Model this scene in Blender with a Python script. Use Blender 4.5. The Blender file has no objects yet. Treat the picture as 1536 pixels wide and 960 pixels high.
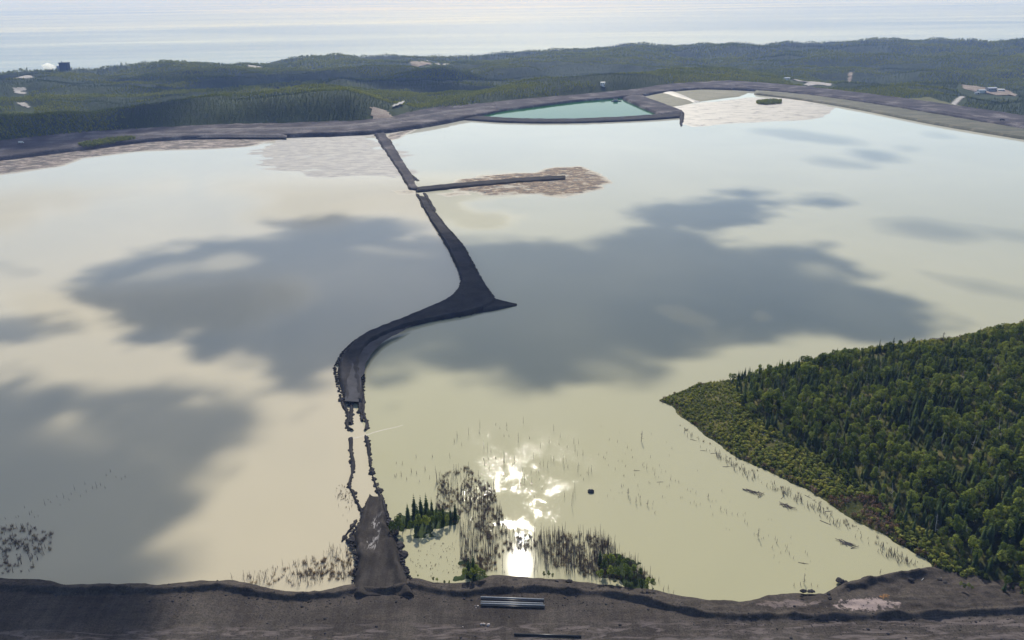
import bpy, bmesh, math, random
import numpy as np
from mathutils import Vector, Matrix
from mathutils.geometry import tessellate_polygon

S = bpy.context.scene
COL = S.collection
rng = np.random.default_rng(7)
random.seed(7)

# ------------------------------------------------------------------ camera
H = 260.0                      # metres above the pond
FPX = 1205.0                   # focal length in pixels of a 1536 px wide picture
PITCH = math.radians(22.33)
ROLL = math.radians(0.8)
cam_d = bpy.data.cameras.new('camera')
cam = bpy.data.objects.new('camera', cam_d); COL.objects.link(cam)
cam_d.sensor_width = 36.0
cam_d.lens = 36.0 * FPX / 1536.0
cam_d.clip_start = 1.0
cam_d.clip_end = 400000.0
RM = Matrix.Rotation(math.pi / 2 - PITCH, 4, 'X') @ Matrix.Rotation(-ROLL, 4, 'Z')
cam.matrix_world = Matrix.Translation((0, 0, H)) @ RM
S.camera = cam
R3 = np.array(RM.to_3x3())

def ray(px, py):
    d = np.array([(px - 768) / FPX, -(py - 480) / FPX, -1.0])
    return R3 @ d

def P(px, py, z=0.0):
    d = ray(px, py)
    t = (z - H) / d[2]
    return np.array([d[0] * t, d[1] * t, z])

# ------------------------------------------------------------------ light
dg = ray(780, 846)
SUN = np.array([dg[0], dg[1], -dg[2]]); SUN /= np.linalg.norm(SUN)
SUN_EL = math.asin(SUN[2]); SUN_AZ = math.atan2(SUN[0], SUN[1])
world = bpy.data.worlds.new('World'); S.world = world
world.use_nodes = True
wn = world.node_tree.nodes; wl = world.node_tree.links
bg = wn['Background']
sky = wn.new('ShaderNodeTexSky'); sky.sky_type = 'NISHITA'; sky.sun_disc = False
sky.sun_elevation = SUN_EL; sky.sun_rotation = SUN_AZ
sky.altitude = 600; sky.air_density = 1.0; sky.dust_density = 0.8; sky.ozone_density = 1.0
wl.new(sky.outputs[0], bg.inputs['Color'])
bg.inputs['Strength'].default_value = 0.11
sd = bpy.data.lights.new('sun', 'SUN'); sun = bpy.data.objects.new('sun', sd); COL.objects.link(sun)
sd.energy = 4.0; sd.angle = math.radians(0.53); sd.color = (1.0, 0.95, 0.87)
sun.rotation_euler = Vector((-SUN[0], -SUN[1], -SUN[2])).to_track_quat('-Z', 'Y').to_euler()
sun.location = (0, 0, 500)
S.view_settings.view_transform = 'Standard'
S.view_settings.look = 'None'
S.view_settings.gamma = 1.0
S.view_settings.use_curve_mapping = False
S.view_settings.exposure = 0.27
S.cycles.use_denoising = True
S.cycles.max_bounces = 8
S.cycles.diffuse_bounces = 2
S.cycles.glossy_bounces = 2
S.cycles.transmission_bounces = 2
S.cycles.volume_bounces = 4
S.cycles.transparent_max_bounces = 16
S.cycles.sample_clamp_indirect = 6.0

# ------------------------------------------------------------------ numeric helpers
def _hash(ix, iy, seed):
    n = (ix.astype(np.int64) * 374761393 + iy.astype(np.int64) * 668265263 + seed * 1274126177) & 0xFFFFFFFF
    n = ((n ^ (n >> 13)) * 1274126177) & 0xFFFFFFFF
    n = n ^ (n >> 16)
    return (n & 0xFFFF) / 65535.0

def vnoise(x, y, seed=0):
    x = np.asarray(x, float); y = np.asarray(y, float)
    ix = np.floor(x); iy = np.floor(y)
    fx = x - ix; fy = y - iy
    fx = fx * fx * (3 - 2 * fx); fy = fy * fy * (3 - 2 * fy)
    a = _hash(ix, iy, seed); b = _hash(ix + 1, iy, seed)
    c = _hash(ix, iy + 1, seed); d = _hash(ix + 1, iy + 1, seed)
    return (a * (1 - fx) + b * fx) * (1 - fy) + (c * (1 - fx) + d * fx) * fy

def fbm(x, y, seed=0, oct=4):
    s = 0; a = 0.5; t = 0
    for o in range(oct):
        s = s + a * vnoise(np.asarray(x) * 2 ** o + 17.3 * o, np.asarray(y) * 2 ** o - 9.1 * o, seed + o)
        t += a; a *= 0.5
    return s / t - 0.5           # about -0.5 .. 0.5

def sstep(a, b, x):
    t = np.clip((x - a) / (b - a), 0, 1)
    return t * t * (3 - 2 * t)

def sdf(poly, X, Y):
    """signed distance to a polygon, positive inside"""
    poly = np.asarray(poly, float)[:, :2]
    d2 = np.full(X.shape, 1e18); ins = np.zeros(X.shape, bool)
    n = len(poly)
    for i in range(n):
        x1, y1 = poly[i]; x2, y2 = poly[(i + 1) % n]
        ex, ey = x2 - x1, y2 - y1
        L = ex * ex + ey * ey + 1e-9
        t = np.clip(((X - x1) * ex + (Y - y1) * ey) / L, 0, 1)
        dx = X - x1 - t * ex; dy = Y - y1 - t * ey
        d2 = np.minimum(d2, dx * dx + dy * dy)
        if y1 != y2:
            c = ((y1 > Y) != (y2 > Y)) & (X < (x2 - x1) * (Y - y1) / (y2 - y1) + x1)
            ins ^= c
    d = np.sqrt(d2)
    return np.where(ins, d, -d)

def wpoly(pts, z=0.0):
    return np.array([P(a, b, z) for a, b in pts])

# ------------------------------------------------------------------ scene helpers
def tag(o, label=None, cat=None, group=None, kind=None):
    if label: o['label'] = label
    if cat: o['category'] = cat
    if group: o['group'] = group
    if kind: o['kind'] = kind
    return o

def mesh_np(name, v, f, mat=None, smooth=False):
    me = bpy.data.meshes.new(name)
    v = np.asarray(v, float)
    f = f.tolist() if isinstance(f, np.ndarray) else f
    me.from_pydata(v.tolist(), [], f)
    if mat: me.materials.append(mat)
    if smooth: me.shade_smooth()
    me.update()
    return me

def obj(name, me, parent=None, loc=None):
    o = bpy.data.objects.new(name, me); COL.objects.link(o)
    if parent: o.parent = parent
    if loc is not None: o.location = loc
    return o

def empty(name, loc, rz=0.0, sc=1.0):
    o = bpy.data.objects.new(name, None); COL.objects.link(o)
    o.location = loc; o.rotation_euler = (0, 0, rz); o.scale = (sc, sc, sc)
    o.empty_display_size = 0.5
    return o

def grid_faces(nu, nv, keep=None):
    i = np.arange(nu - 1)[:, None] * nv + np.arange(nv - 1)[None, :]
    f = np.stack([i, i + nv, i + nv + 1, i + 1], -1)
    if keep is not None: f = f[keep]
    return f.reshape(-1, 4)

def compact(v, f):
    u, inv = np.unique(f, return_inverse=True)
    return v[u], inv.reshape(f.shape)

def flat_poly(name, pts3, mat):
    tris = tessellate_polygon([[Vector(p) for p in pts3]])
    return mesh_np(name, np.array(pts3), [list(t) for t in tris], mat)

class MB:
    """collects simple solids into one mesh"""
    def __init__(s): s.v = []; s.f = []
    def add(s, v, f):
        k = len(s.v); s.v += [tuple(map(float, p)) for p in v]; s.f += [[i + k for i in q] for q in f]
    def box(s, x0, x1, y0, y1, z0, z1):
        v = [(x, y, z) for x in (x0, x1) for y in (y0, y1) for z in (z0, z1)]
        s.add(v, [(0, 1, 3, 2), (4, 6, 7, 5), (0, 4, 5, 1), (2, 3, 7, 6), (0, 2, 6, 4), (1, 5, 7, 3)])
    def tube(s, p0, p1, r0, r1, n=6, cap=True):
        p0 = Vector(p0); p1 = Vector(p1); d = (p1 - p0).normalized()
        a = d.orthogonal().normalized(); b = d.cross(a)
        v = []
        for p, r in ((p0, r0), (p1, r1)):
            for i in range(n):
                t = 2 * math.pi * i / n
                v.append(p + (a * math.cos(t) + b * math.sin(t)) * r)
        f = [(i, (i + 1) % n, n + (i + 1) % n, n + i) for i in range(n)]
        if cap: f += [tuple(range(n))[::-1], tuple(range(n, 2 * n))]
        s.add(v, f)
    def quad(s, c, nrm, size, asp=1.0, rot=0.0, bend=0.0):
        nrm = Vector(nrm).normalized(); a = nrm.orthogonal().normalized()
        a = Matrix.Rotation(rot, 3, nrm) @ a; b = nrm.cross(a)
        c = Vector(c); h = size / 2
        s.add([c - a * h, c - b * h * asp + nrm * bend, c + a * h, c + b * h * asp + nrm * bend], [(0, 1, 2, 3)])
    def mesh(s, name, mat, smooth=False):
        return mesh_np(name, np.array(s.v), s.f, mat, smooth)

# ------------------------------------------------------------------ materials
def new_mat(name):
    m = bpy.data.materials.new(name); m.use_nodes = True
    return m, m.node_tree.nodes, m.node_tree.links, m.node_tree.nodes['Principled BSDF']

def noise_node(n, l, scale, detail=4, rough=0.55, vec=None, dist=0.0):
    t = n.new('ShaderNodeTexNoise'); t.inputs['Scale'].default_value = scale
    t.inputs['Detail'].default_value = detail; t.inputs['Roughness'].default_value = rough
    t.inputs['Distortion'].default_value = dist
    if vec is not None: l.new(vec, t.inputs['Vector'])
    return t

def ramp(n, l, src, stops):
    r = n.new('ShaderNodeValToRGB')
    e = r.color_ramp.elements
    e[0].position = stops[0][0]; e[0].color = (*stops[0][1], 1)
    e[1].position = stops[-1][0]; e[1].color = (*stops[-1][1], 1)
    for p, c in stops[1:-1]:
        k = e.new(p); k.color = (*c, 1)
    l.new(src, r.inputs[0])
    return r

def wpos(n, l, scale=(1, 1, 1), rot=0.0):
    g = n.new('ShaderNodeNewGeometry')
    m = n.new('ShaderNodeMapping'); m.inputs['Scale'].default_value = scale
    m.inputs['Rotation'].default_value = (0, 0, rot)
    l.new(g.outputs['Position'], m.inputs[0])
    return m.outputs[0]

def mixc(n, l, fac, a, b, mode='MIX'):
    m = n.new('ShaderNodeMix'); m.data_type = 'RGBA'; m.blend_type = mode
    for s, v in ((0, fac), (6, a), (7, b)):
        if isinstance(v, (int, float)): m.inputs[s].default_value = v
        elif isinstance(v, tuple): m.inputs[s].default_value = (*v, 1)
        else: l.new(v, m.inputs[s])
    return m.outputs[2]

def mathn(n, l, op, a, b=0.0, clamp=False):
    m = n.new('ShaderNodeMath'); m.operation = op; m.use_clamp = clamp
    for i, v in enumerate((a, b)):
        if isinstance(v, (int, float)): m.inputs[i].default_value = v
        else: l.new(v, m.inputs[i])
    return m.outputs[0]

def bumpn(n, l, h, strength, dist, bs):
    b = n.new('ShaderNodeBump'); b.inputs['Strength'].default_value = strength
    b.inputs['Distance'].default_value = dist
    l.new(h, b.inputs['Height']); l.new(b.outputs[0], bs.inputs['Normal'])
    return b

def rock_mat(name, c0, c1, c2, s1=0.05, s2=1.2, streak=None, bump=0.35):
    m, n, l, bs = new_mat(name)
    p = wpos(n, l)
    big = noise_node(n, l, s1, 5, 0.6, p)
    r = ramp(n, l, big.outputs[0], [(0.3, c0), (0.52, c1), (0.72, c2)])
    fine = noise_node(n, l, s2, 5, 0.7, p)
    rf = ramp(n, l, fine.outputs[0], [(0.25, (0.55,) * 3), (0.75, (1.35,) * 3)])
    c = mixc(n, l, 1.0, r.outputs[0], rf.outputs[0], 'MULTIPLY')
    if streak:
        ps = wpos(n, l, streak[0], streak[1])
        st = noise_node(n, l, 1.0, 4, 0.6, ps, 0.4)
        rs = ramp(n, l, st.outputs[0], [(0.35, (0.75,) * 3), (0.62, (1.2,) * 3)])
        c = mixc(n, l, 0.8, c, rs.outputs[0], 'MULTIPLY')
    l.new(c, bs.inputs['Base Color'])
    bs.inputs['Roughness'].default_value = 0.9
    bs.inputs['Specular IOR Level'].default_value = 0.04
    bumpn(n, l, fine.outputs[0], bump, 0.5, bs)
    return m

M = {}
M['rock'] = rock_mat('dark_waste_rock', (0.032, 0.031, 0.032), (0.05, 0.047, 0.047), (0.07, 0.065, 0.063))
M['far_dike'] = rock_mat('dike_rock', (0.045, 0.042, 0.045), (0.085, 0.078, 0.08), (0.24, 0.215, 0.205), 0.02, 0.3, ((0.004, 0.09, 0.1), 0.1))
M['dam'] = rock_mat('dam_rock', (0.075, 0.068, 0.066), (0.105, 0.095, 0.092), (0.14, 0.125, 0.12), 0.035, 1.1, ((0.012, 0.16, 0.2), 0.05))

M['haul'] = rock_mat('haul_road_gravel', (0.11, 0.10, 0.10), (0.17, 0.155, 0.15), (0.24, 0.22, 0.21), 0.02, 0.3)
# the dam road: tracks, pale dusty streaks and a rusty patch, placed on the ground
def dam_material():
    m, n, l, bs = new_mat('dam_road')
    p = wpos(n, l)
    big = noise_node(n, l, 0.03, 5, 0.6, p)
    r = ramp(n, l, big.outputs[0], [(0.3, (0.047, 0.040, 0.034)), (0.5, (0.063, 0.054, 0.046)), (0.7, (0.086, 0.074, 0.062))])
    fine = noise_node(n, l, 1.3, 6, 0.7, p)
    rf = ramp(n, l, fine.outputs[0], [(0.3, (0.5,) * 3), (0.7, (1.5,) * 3)])
    c = mixc(n, l, 1.0, r.outputs[0], rf.outputs[0], 'MULTIPLY')
    tr = noise_node(n, l, 1.0, 8, 0.7, wpos(n, l, (0.03, 0.16, 0.2), 0.06), 2.0)
    rt = ramp(n, l, tr.outputs[0], [(0.42, (0.7,) * 3), (0.5, (1, 1, 1)), (0.58, (1.35, 1.28, 1.24))])
    c = mixc(n, l, 0.4, c, rt.outputs[0], 'MULTIPLY')
    geo = n.new('ShaderNodeNewGeometry')
    sep = n.new('ShaderNodeSeparateXYZ'); l.new(geo.outputs['Position'], sep.inputs[0])
    # diagonal grader marks on the left
    gm = noise_node(n, l, 1.0, 3, 0.6, wpos(n, l, (0.35, 0.03, 0.2), 0.62), 0.3)
    rg = ramp(n, l, gm.outputs[0], [(0.4, (0.78,) * 3), (0.6, (1.12,) * 3)])
    c = mixc(n, l, 0.6, c, rg.outputs[0], 'MULTIPLY')
    # pale streaks near the inner edge of the road
    yb = mathn(n, l, 'MULTIPLY_ADD', sep.outputs[1], -0.25); n[-1].inputs[2].default_value = 69.3 if False else 0
    k = mathn(n, l, 'SUBTRACT', 277.0, sep.outputs[1])
    k = mathn(n, l, 'MULTIPLY', k, 0.25, True)
    st = noise_node(n, l, 1.0, 5, 0.65, wpos(n, l, (0.06, 0.3, 0.3), 0.05), 1.2)
    rs = ramp(n, l, st.outputs[0], [(0.5, (0, 0, 0)), (0.6, (1, 1, 1))])
    f = mathn(n, l, 'MULTIPLY', mathn(n, l, 'MULTIPLY', k, rs.outputs[0]), 0.55)
    c = mixc(n, l, f, c, (0.20, 0.165, 0.155))
    # pale and rusty seep on the bench at the right
    def blob(cx, cy, rx, ry, edge):
        a = mathn(n, l, 'DIVIDE', mathn(n, l, 'SUBTRACT', sep.outputs[0], float(cx)), rx)
        b = mathn(n, l, 'DIVIDE', mathn(n, l, 'SUBTRACT', sep.outputs[1], float(cy)), ry)
        q = mathn(n, l, 'ADD', mathn(n, l, 'MULTIPLY', a, a), mathn(n, l, 'MULTIPLY', b, b))
        w = noise_node(n, l, 0.35, 5, 0.7, p)
        q = mathn(n, l, 'ADD', q, mathn(n, l, 'MULTIPLY', mathn(n, l, 'SUBTRACT', w.outputs[0], 0.5), 5.5))
        return mathn(n, l, 'MULTIPLY', mathn(n, l, 'SUBTRACT', edge, q), 2.0, True)
    w0 = P(1300, 906, 3); w1 = P(1326, 893, 3); w2 = P(1180, 905, 2)
    c = mixc(n, l, mathn(n, l, 'MULTIPLY', blob(w0[0], w0[1], 14, 4.5, 1.0), 0.75), c, (0.34, 0.27, 0.25))
    c = mixc(n, l, mathn(n, l, 'MULTIPLY', blob(w2[0], w2[1], 16, 3.0, 0.8), 0.6), c, (0.2, 0.16, 0.15))
    c = mixc(n, l, mathn(n, l, 'MULTIPLY', blob(w1[0], w1[1], 3.4, 2.2, 0.5), 0.85), c, (0.30, 0.15, 0.05))
    l.new(c, bs.inputs['Base Color'])
    bs.inputs['Roughness'].default_value = 0.95; bs.inputs['Specular IOR Level'].default_value = 0.05
    bumpn(n, l, fine.outputs[0], 0.4, 0.35, bs)
    return m
M['dam_road'] = dam_material()

def ramp_material():
    m = rock_mat('ramp_rock', (0.04, 0.035, 0.03), (0.054, 0.047, 0.041), (0.076, 0.066, 0.057), 0.08, 1.3, ((0.4, 0.03, 0.3), 0.0))
    n, l = m.node_tree.nodes, m.node_tree.links; bs = n['Principled BSDF']
    src = bs.inputs['Base Color'].links[0].from_socket
    st = noise_node(n, l, 1.0, 4, 0.7, wpos(n, l, (0.45, 0.11, 0.2), -0.08), 0.8)
    a = P(562, 800, 1.5)
    geo = n.new('ShaderNodeNewGeometry'); sep = n.new('ShaderNodeSeparateXYZ'); l.new(geo.outputs['Position'], sep.inputs[0])
    dx = mathn(n, l, 'DIVIDE', mathn(n, l, 'ABSOLUTE', mathn(n, l, 'SUBTRACT', sep.outputs[0], float(a[0]))), 3.2)
    dy = mathn(n, l, 'DIVIDE', mathn(n, l, 'ABSOLUTE', mathn(n, l, 'SUBTRACT', sep.outputs[1], float(a[1]))), 17.0)
    q = mathn(n, l, 'SUBTRACT', 1.0, mathn(n, l, 'MAXIMUM', dx, dy), True)
    rs = ramp(n, l, st.outputs[0], [(0.53, (0, 0, 0)), (0.58, (1, 1, 1))])
    f = mathn(n, l, 'MULTIPLY', mathn(n, l, 'MULTIPLY', q, 2.5, True), rs.outputs[0])
    l.new(mixc(n, l, f, src, (0.3, 0.28, 0.27)), bs.inputs['Base Color'])
    return m
M['ramp'] = ramp_material()

def water_mat(name, near, far, tintscale=0.004, y0=300.0, y1=1500.0, rough0=0.05, wind=True):
    m, n, l, bs = new_mat(name)
    geo = n.new('ShaderNodeNewGeometry'); sep = n.new('ShaderNodeSeparateXYZ'); l.new(geo.outputs['Position'], sep.inputs[0])
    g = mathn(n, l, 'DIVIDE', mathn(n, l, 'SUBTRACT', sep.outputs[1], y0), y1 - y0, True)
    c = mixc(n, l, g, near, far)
    v = noise_node(n, l, tintscale, 4, 0.55, wpos(n, l, (1, 1, 1)), 0.5)
    rv = ramp(n, l, v.outputs[0], [(0.3, (0.93, 0.94, 0.95)), (0.7, (1.05, 1.04, 1.03))])
    c = mixc(n, l, 1.0, c, rv.outputs[0], 'MULTIPLY')
    l.new(c, bs.inputs['Base Color'])
    bs.inputs['IOR'].default_value = 1.33; bs.inputs['Specular IOR Level'].default_value = 0.3      # ripples break the grazing reflection
    if wind:
        # sheltered water by the dam is calm; beyond the drowned trees the wind ruffles it in patches
        p = wpos(n, l, (1, 1, 1))
        patch = noise_node(n, l, 0.06, 8, 0.75, wpos(n, l, (1.0, 0.6, 1), 0.9), 0.2)
        gy = mathn(n, l, 'DIVIDE', mathn(n, l, 'SUBTRACT', sep.outputs[1], 330.0), 130.0, True)
        k = mathn(n, l, 'ADD', mathn(n, l, 'MULTIPLY', mathn(n, l, 'SUBTRACT', patch.outputs[0], 0.505), 6.0), mathn(n, l, 'MULTIPLY', gy, 1.2))
        k = mathn(n, l, 'MINIMUM', mathn(n, l, 'MAXIMUM', k, 0.0), 1.0)
        k = mathn(n, l, 'MULTIPLY', k, mathn(n, l, 'MULTIPLY', gy, 8.0, True))
        k = mathn(n, l, 'MULTIPLY', k, mathn(n, l, 'DIVIDE', mathn(n, l, 'SUBTRACT', 620.0, sep.outputs[1]), 140.0, True))
        rg = mathn(n, l, 'MULTIPLY_ADD', k, 0.03); rg.node.inputs[2].default_value = rough0
        l.new(rg, bs.inputs['Roughness'])
        wv = noise_node(n, l, 2.2, 2, 0.6, p, 0.2)
        b = n.new('ShaderNodeBump'); b.inputs['Distance'].default_value = 0.034
        l.new(mathn(n, l, 'MULTIPLY_ADD', k, 0.95), b.inputs['Strength'])
        b.inputs['Strength'].links[0].from_node.inputs[2].default_value = 0.03
        l.new(wv.outputs[0], b.inputs['Height']); l.new(b.outputs[0], bs.inputs['Normal'])
    else:
        bs.inputs['Roughness'].default_value = rough0
        wv = noise_node(n, l, 0.5, 3, 0.6, wpos(n, l, (1, 1, 1)))
        bumpn(n, l, wv.outputs[0], 0.08, 0.1, bs)
    return m

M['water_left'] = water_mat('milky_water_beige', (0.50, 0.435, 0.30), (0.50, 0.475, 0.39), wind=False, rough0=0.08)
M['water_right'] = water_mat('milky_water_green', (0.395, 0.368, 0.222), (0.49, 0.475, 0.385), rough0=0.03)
M['water_green'] = water_mat('green_pond_water', (0.018, 0.105, 0.024), (0.018, 0.105, 0.024), wind=False, rough0=0.05)
M['water_green'].node_tree.nodes['Principled BSDF'].inputs['Specular IOR Level'].default_value = 0.12
M['puddle'] = water_mat('wet_hollow', (0.04, 0.041, 0.047), (0.04, 0.041, 0.047), wind=False, rough0=0.5)

def lake_mat():
    m, n, l, bs = new_mat('lake_water')
    v = noise_node(n, l, 1.0, 5, 0.6, wpos(n, l, (0.00007, 0.0004, 1), 0.02), 0.6)
    rr = ramp(n, l, v.outputs[0], [(0.38, (0.12,) * 3), (0.6, (0.22,) * 3)])
    l.new(rr.outputs[0], bs.inputs['Roughness'])
    cc = ramp(n, l, v.outputs[0], [(0.35, (0.06, 0.10, 0.19)), (0.65, (0.10, 0.135, 0.22))])
    l.new(cc.outputs[0], bs.inputs['Base Color'])
    bs.inputs['IOR'].default_value = 1.33; bs.inputs['Specular IOR Level'].default_value = 0.27
    return m
M['lake'] = lake_mat()

def beach_mat(name, cols, scale, stretch, zlow=None, zcol=None, rough=0.8):
    m, n, l, bs = new_mat(name)
    v = noise_node(n, l, scale * .8, 10, 0.72, wpos(n, l, stretch[0], stretch[1]), 0.5)
    r = ramp(n, l, v.outputs[0], cols)
    c = r.outputs[0]
    if zlow is not None:
        geo = n.new('ShaderNodeNewGeometry'); sep = n.new('ShaderNodeSeparateXYZ'); l.new(geo.outputs['Position'], sep.inputs[0])
        w = noise_node(n, l, 0.12, 5, 0.7, wpos(n, l))
        zz = mathn(n, l, 'ADD', sep.outputs[2], mathn(n, l, 'MULTIPLY', mathn(n, l, 'SUBTRACT', w.outputs[0], 0.5), zlow * 1.6))
        f = mathn(n, l, 'DIVIDE', zz, zlow, True)
        f = mathn(n, l, 'POWER', f, 2.0)
        c = mixc(n, l, f, zcol, c)
    l.new(c, bs.inputs['Base Color'])
    bs.inputs['Roughness'].default_value = rough
    bs.inputs['Specular IOR Level'].default_value = 0.3
    f2 = noise_node(n, l, 0.8, 5, 0.7, wpos(n, l))
    bumpn(n, l, f2.outputs[0], 0.5, 0.5, bs)
    return m
M['reed_beach'] = beach_mat('brown_reed_beach', [(0.42, (0.045, 0.042, 0.035)), (0.5, (0.13, 0.10, 0.083)), (0.58, (0.30, 0.25, 0.21))], 0.05, ((1, 2.2, 1), 0.1), 0.5, (0.42, 0.39, 0.33))
M['pale_flat'] = beach_mat('pale_tailings_flat', [(0.40, (0.12, 0.11, 0.095)), (0.44, (0.33, 0.30, 0.255)), (0.6, (0.42, 0.385, 0.325))], 0.035, ((1, 2.2, 1), 0.5), None, None, 0.55)
M['delta'] = beach_mat('silvery_delta_mud', [(0.40, (0.24, 0.235, 0.225)), (0.5, (0.31, 0.295, 0.275)), (0.58, (0.38, 0.36, 0.325))], 0.05, ((1, 2.4, 1), 0.2), None, None, 0.75)
M['island'] = beach_mat('island_reeds', [(0.42, (0.025, 0.02, 0.016)), (0.49, (0.10, 0.056, 0.026)), (0.55, (0.19, 0.115, 0.055)), (0.61, (0.38, 0.33, 0.25))], 0.10, ((1, 1.8, 1), 0.3), 0.75, (0.45, 0.41, 0.33))
M['olive_flat'] = beach_mat('olive_reed_flat', [(0.3, (0.10, 0.10, 0.05)), (0.55, (0.16, 0.15, 0.09)), (0.75, (0.24, 0.21, 0.15))], 0.03, ((1, 1.5, 1), 0.0))
M['grass_slope'] = beach_mat('grassy_dike_slope', [(0.36, (0.04, 0.045, 0.018)), (0.5, (0.065, 0.066, 0.03)), (0.62, (0.13, 0.115, 0.07))], 0.03, ((0.5, 2.0, 1), -0.2))

def ground_mat(name, cols, scale=0.02):
    m, n, l, bs = new_mat(name)
    v = noise_node(n, l, scale, 6, 0.65, wpos(n, l), 0.4)
    r = ramp(n, l, v.outputs[0], cols)
    f = noise_node(n, l, scale * 25, 4, 0.7, wpos(n, l))
    rf = ramp(n, l, f.outputs[0], [(0.3, (0.6,) * 3), (0.7, (1.3,) * 3)])
    l.new(mixc(n, l, 1.0, r.outputs[0], rf.outputs[0], 'MULTIPLY'), bs.inputs['Base Color'])
    bs.inputs['Roughness'].default_value = 0.95; bs.inputs['Specular IOR Level'].default_value = 0.1
    bumpn(n, l, f.outputs[0], 0.6, 0.6, bs)
    return m
M['forest_floor'] = ground_mat('forest_floor', [(0.3, (0.022, 0.035, 0.012)), (0.55, (0.04, 0.058, 0.02)), (0.75, (0.07, 0.085, 0.035))], 0.006)
M['shore_grass'] = ground_mat('shore_grass', [(0.36, (0.03, 0.036, 0.012)), (0.5, (0.06, 0.066, 0.02)), (0.62, (0.14, 0.125, 0.045))], 0.045)
M['clearing'] = ground_mat('bare_clearing', [(0.3, (0.22, 0.17, 0.13)), (0.55, (0.33, 0.27, 0.22)), (0.75, (0.42, 0.37, 0.31))], 0.03)
M['meadow'] = ground_mat('meadow', [(0.3, (0.10, 0.11, 0.05)), (0.55, (0.15, 0.15, 0.07)), (0.75, (0.2, 0.19, 0.1))], 0.02)
M['road_gravel'] = ground_mat('pale_gravel', [(0.3, (0.36, 0.33, 0.3)), (0.55, (0.45, 0.42, 0.39)), (0.75, (0.52, 0.5, 0.47))], 0.05)

def foliage(name, dark, mid, light, rnd=0.6, patch=0.012, trans=0.35):
    m, n, l, bs = new_mat(name)
    n.remove(bs)
    out = n['Material Output']
    oi = n.new('ShaderNodeObjectInfo')
    pn = noise_node(n, l, patch, 3, 0.5, wpos(n, l))
    f = mathn(n, l, 'ADD', mathn(n, l, 'MULTIPLY', oi.outputs['Random'], rnd), mathn(n, l, 'MULTIPLY', mathn(n, l, 'SUBTRACT', pn.outputs[0], 0.25), 1.0 - rnd + 0.35))
    r = ramp(n, l, f, [(0.1, dark), (0.5, mid), (0.95, light)])
    fn = noise_node(n, l, 0.8, 2, 0.6, wpos(n, l))
    rf = ramp(n, l, fn.outputs[0], [(0.3, (0.75,) * 3), (0.7, (1.25,) * 3)])
    c = mixc(n, l, 1.0, r.outputs[0], rf.outputs[0], 'MULTIPLY')
    c = mixc(n, l, 1.0, c, (1.75, 1.75, 1.75), 'MULTIPLY')       # shared out between reflection and transmission below
    d = n.new('ShaderNodeBsdfDiffuse'); t = n.new('ShaderNodeBsdfTranslucent')
    l.new(c, d.inputs[0])
    l.new(mixc(n, l, 1.0, c, (1.25, 1.2, 0.6), 'MULTIPLY'), t.inputs[0])
    mx = n.new('ShaderNodeMixShader'); mx.inputs[0].default_value = trans
    l.new(d.outputs[0], mx.inputs[1]); l.new(t.outputs[0], mx.inputs[2]); l.new(mx.outputs[0], out.inputs['Surface'])
    return m
M['leaf'] = foliage('broad_leaf', (0.034, 0.05, 0.015), (0.08, 0.105, 0.027), (0.15, 0.17, 0.042), rnd=0.75, patch=0.03, trans=0.5)
M['needle'] = foliage('conifer_needle', (0.026, 0.040, 0.017), (0.042, 0.060, 0.024), (0.066, 0.084, 0.032), trans=0.3)
M['shrub'] = foliage('shrub_leaf', (0.06, 0.075, 0.02), (0.13, 0.145, 0.034), (0.25, 0.225, 0.06), patch=0.05)
M['far_leaf'] = foliage('far_leaf', (0.07, 0.09, 0.026), (0.135, 0.15, 0.043), (0.21, 0.205, 0.07), rnd=0.35, patch=0.005, trans=0.5)
M['dead_brush'] = foliage('dead_brush', (0.08, 0.06, 0.05), (0.13, 0.098, 0.08), (0.2, 0.16, 0.13), trans=0.1)
M['red_brush'] = foliage('red_brush', (0.06, 0.045, 0.032), (0.105, 0.06, 0.042), (0.17, 0.12, 0.09), trans=0.15)

def plain(name, col, rough=0.7, var=0.25, scale=1.5, metal=0.0):
    m, n, l, bs = new_mat(name)
    v = noise_node(n, l, scale, 4, 0.6, wpos(n, l))
    a = tuple(c * (1 - var) for c in col); b = tuple(min(1, c * (1 + var)) for c in col)
    r = ramp(n, l, v.outputs[0], [(0.3, a), (0.7, b)])
    l.new(r.outputs[0], bs.inputs['Base Color'])
    bs.inputs['Roughness'].default_value = rough; bs.inputs['Metallic'].default_value = metal
    bs.inputs['Specular IOR Level'].default_value = 0.5 if rough < .5 else 0.08
    return m
M['bark'] = plain('bark', (0.09, 0.075, 0.06), 0.9)
M['pale_bark'] = plain('pale_bark', (0.32, 0.30, 0.27), 0.85)
M['snag'] = plain('dead_wood', (0.15, 0.125, 0.108), 0.9, 0.35, 0.2)
M['grey_wood'] = plain('grey_driftwood', (0.16, 0.14, 0.125), 0.85, 0.4, 0.3)
M['white_wood'] = plain('bleached_wood', (0.5, 0.47, 0.43), 0.8)
M['pipe_black'] = plain('black_pipe', (0.02, 0.02, 0.021), 0.35)
M['pipe_grey'] = plain('grey_steel_pipe', (0.33, 0.33, 0.33), 0.4, 0.2)
M['bore'] = plain('pipe_bore', (0.01, 0.01, 0.01), 0.9)
M['white_paint'] = plain('white_paint', (0.72, 0.72, 0.70), 0.5, 0.08)
M['grey_wall'] = plain('grey_sheet_metal', (0.36, 0.37, 0.39), 0.5, 0.1)
M['dark_wall'] = plain('dark_sheet_metal', (0.06, 0.065, 0.075), 0.6, 0.15)
M['roof_grey'] = plain('pale_roof', (0.5, 0.52, 0.55), 0.5, 0.1)
M['tyre'] = plain('tyre', (0.02, 0.02, 0.02), 0.9)
M['window_glass'] = plain('window_glass', (0.03, 0.04, 0.05), 0.1)
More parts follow.
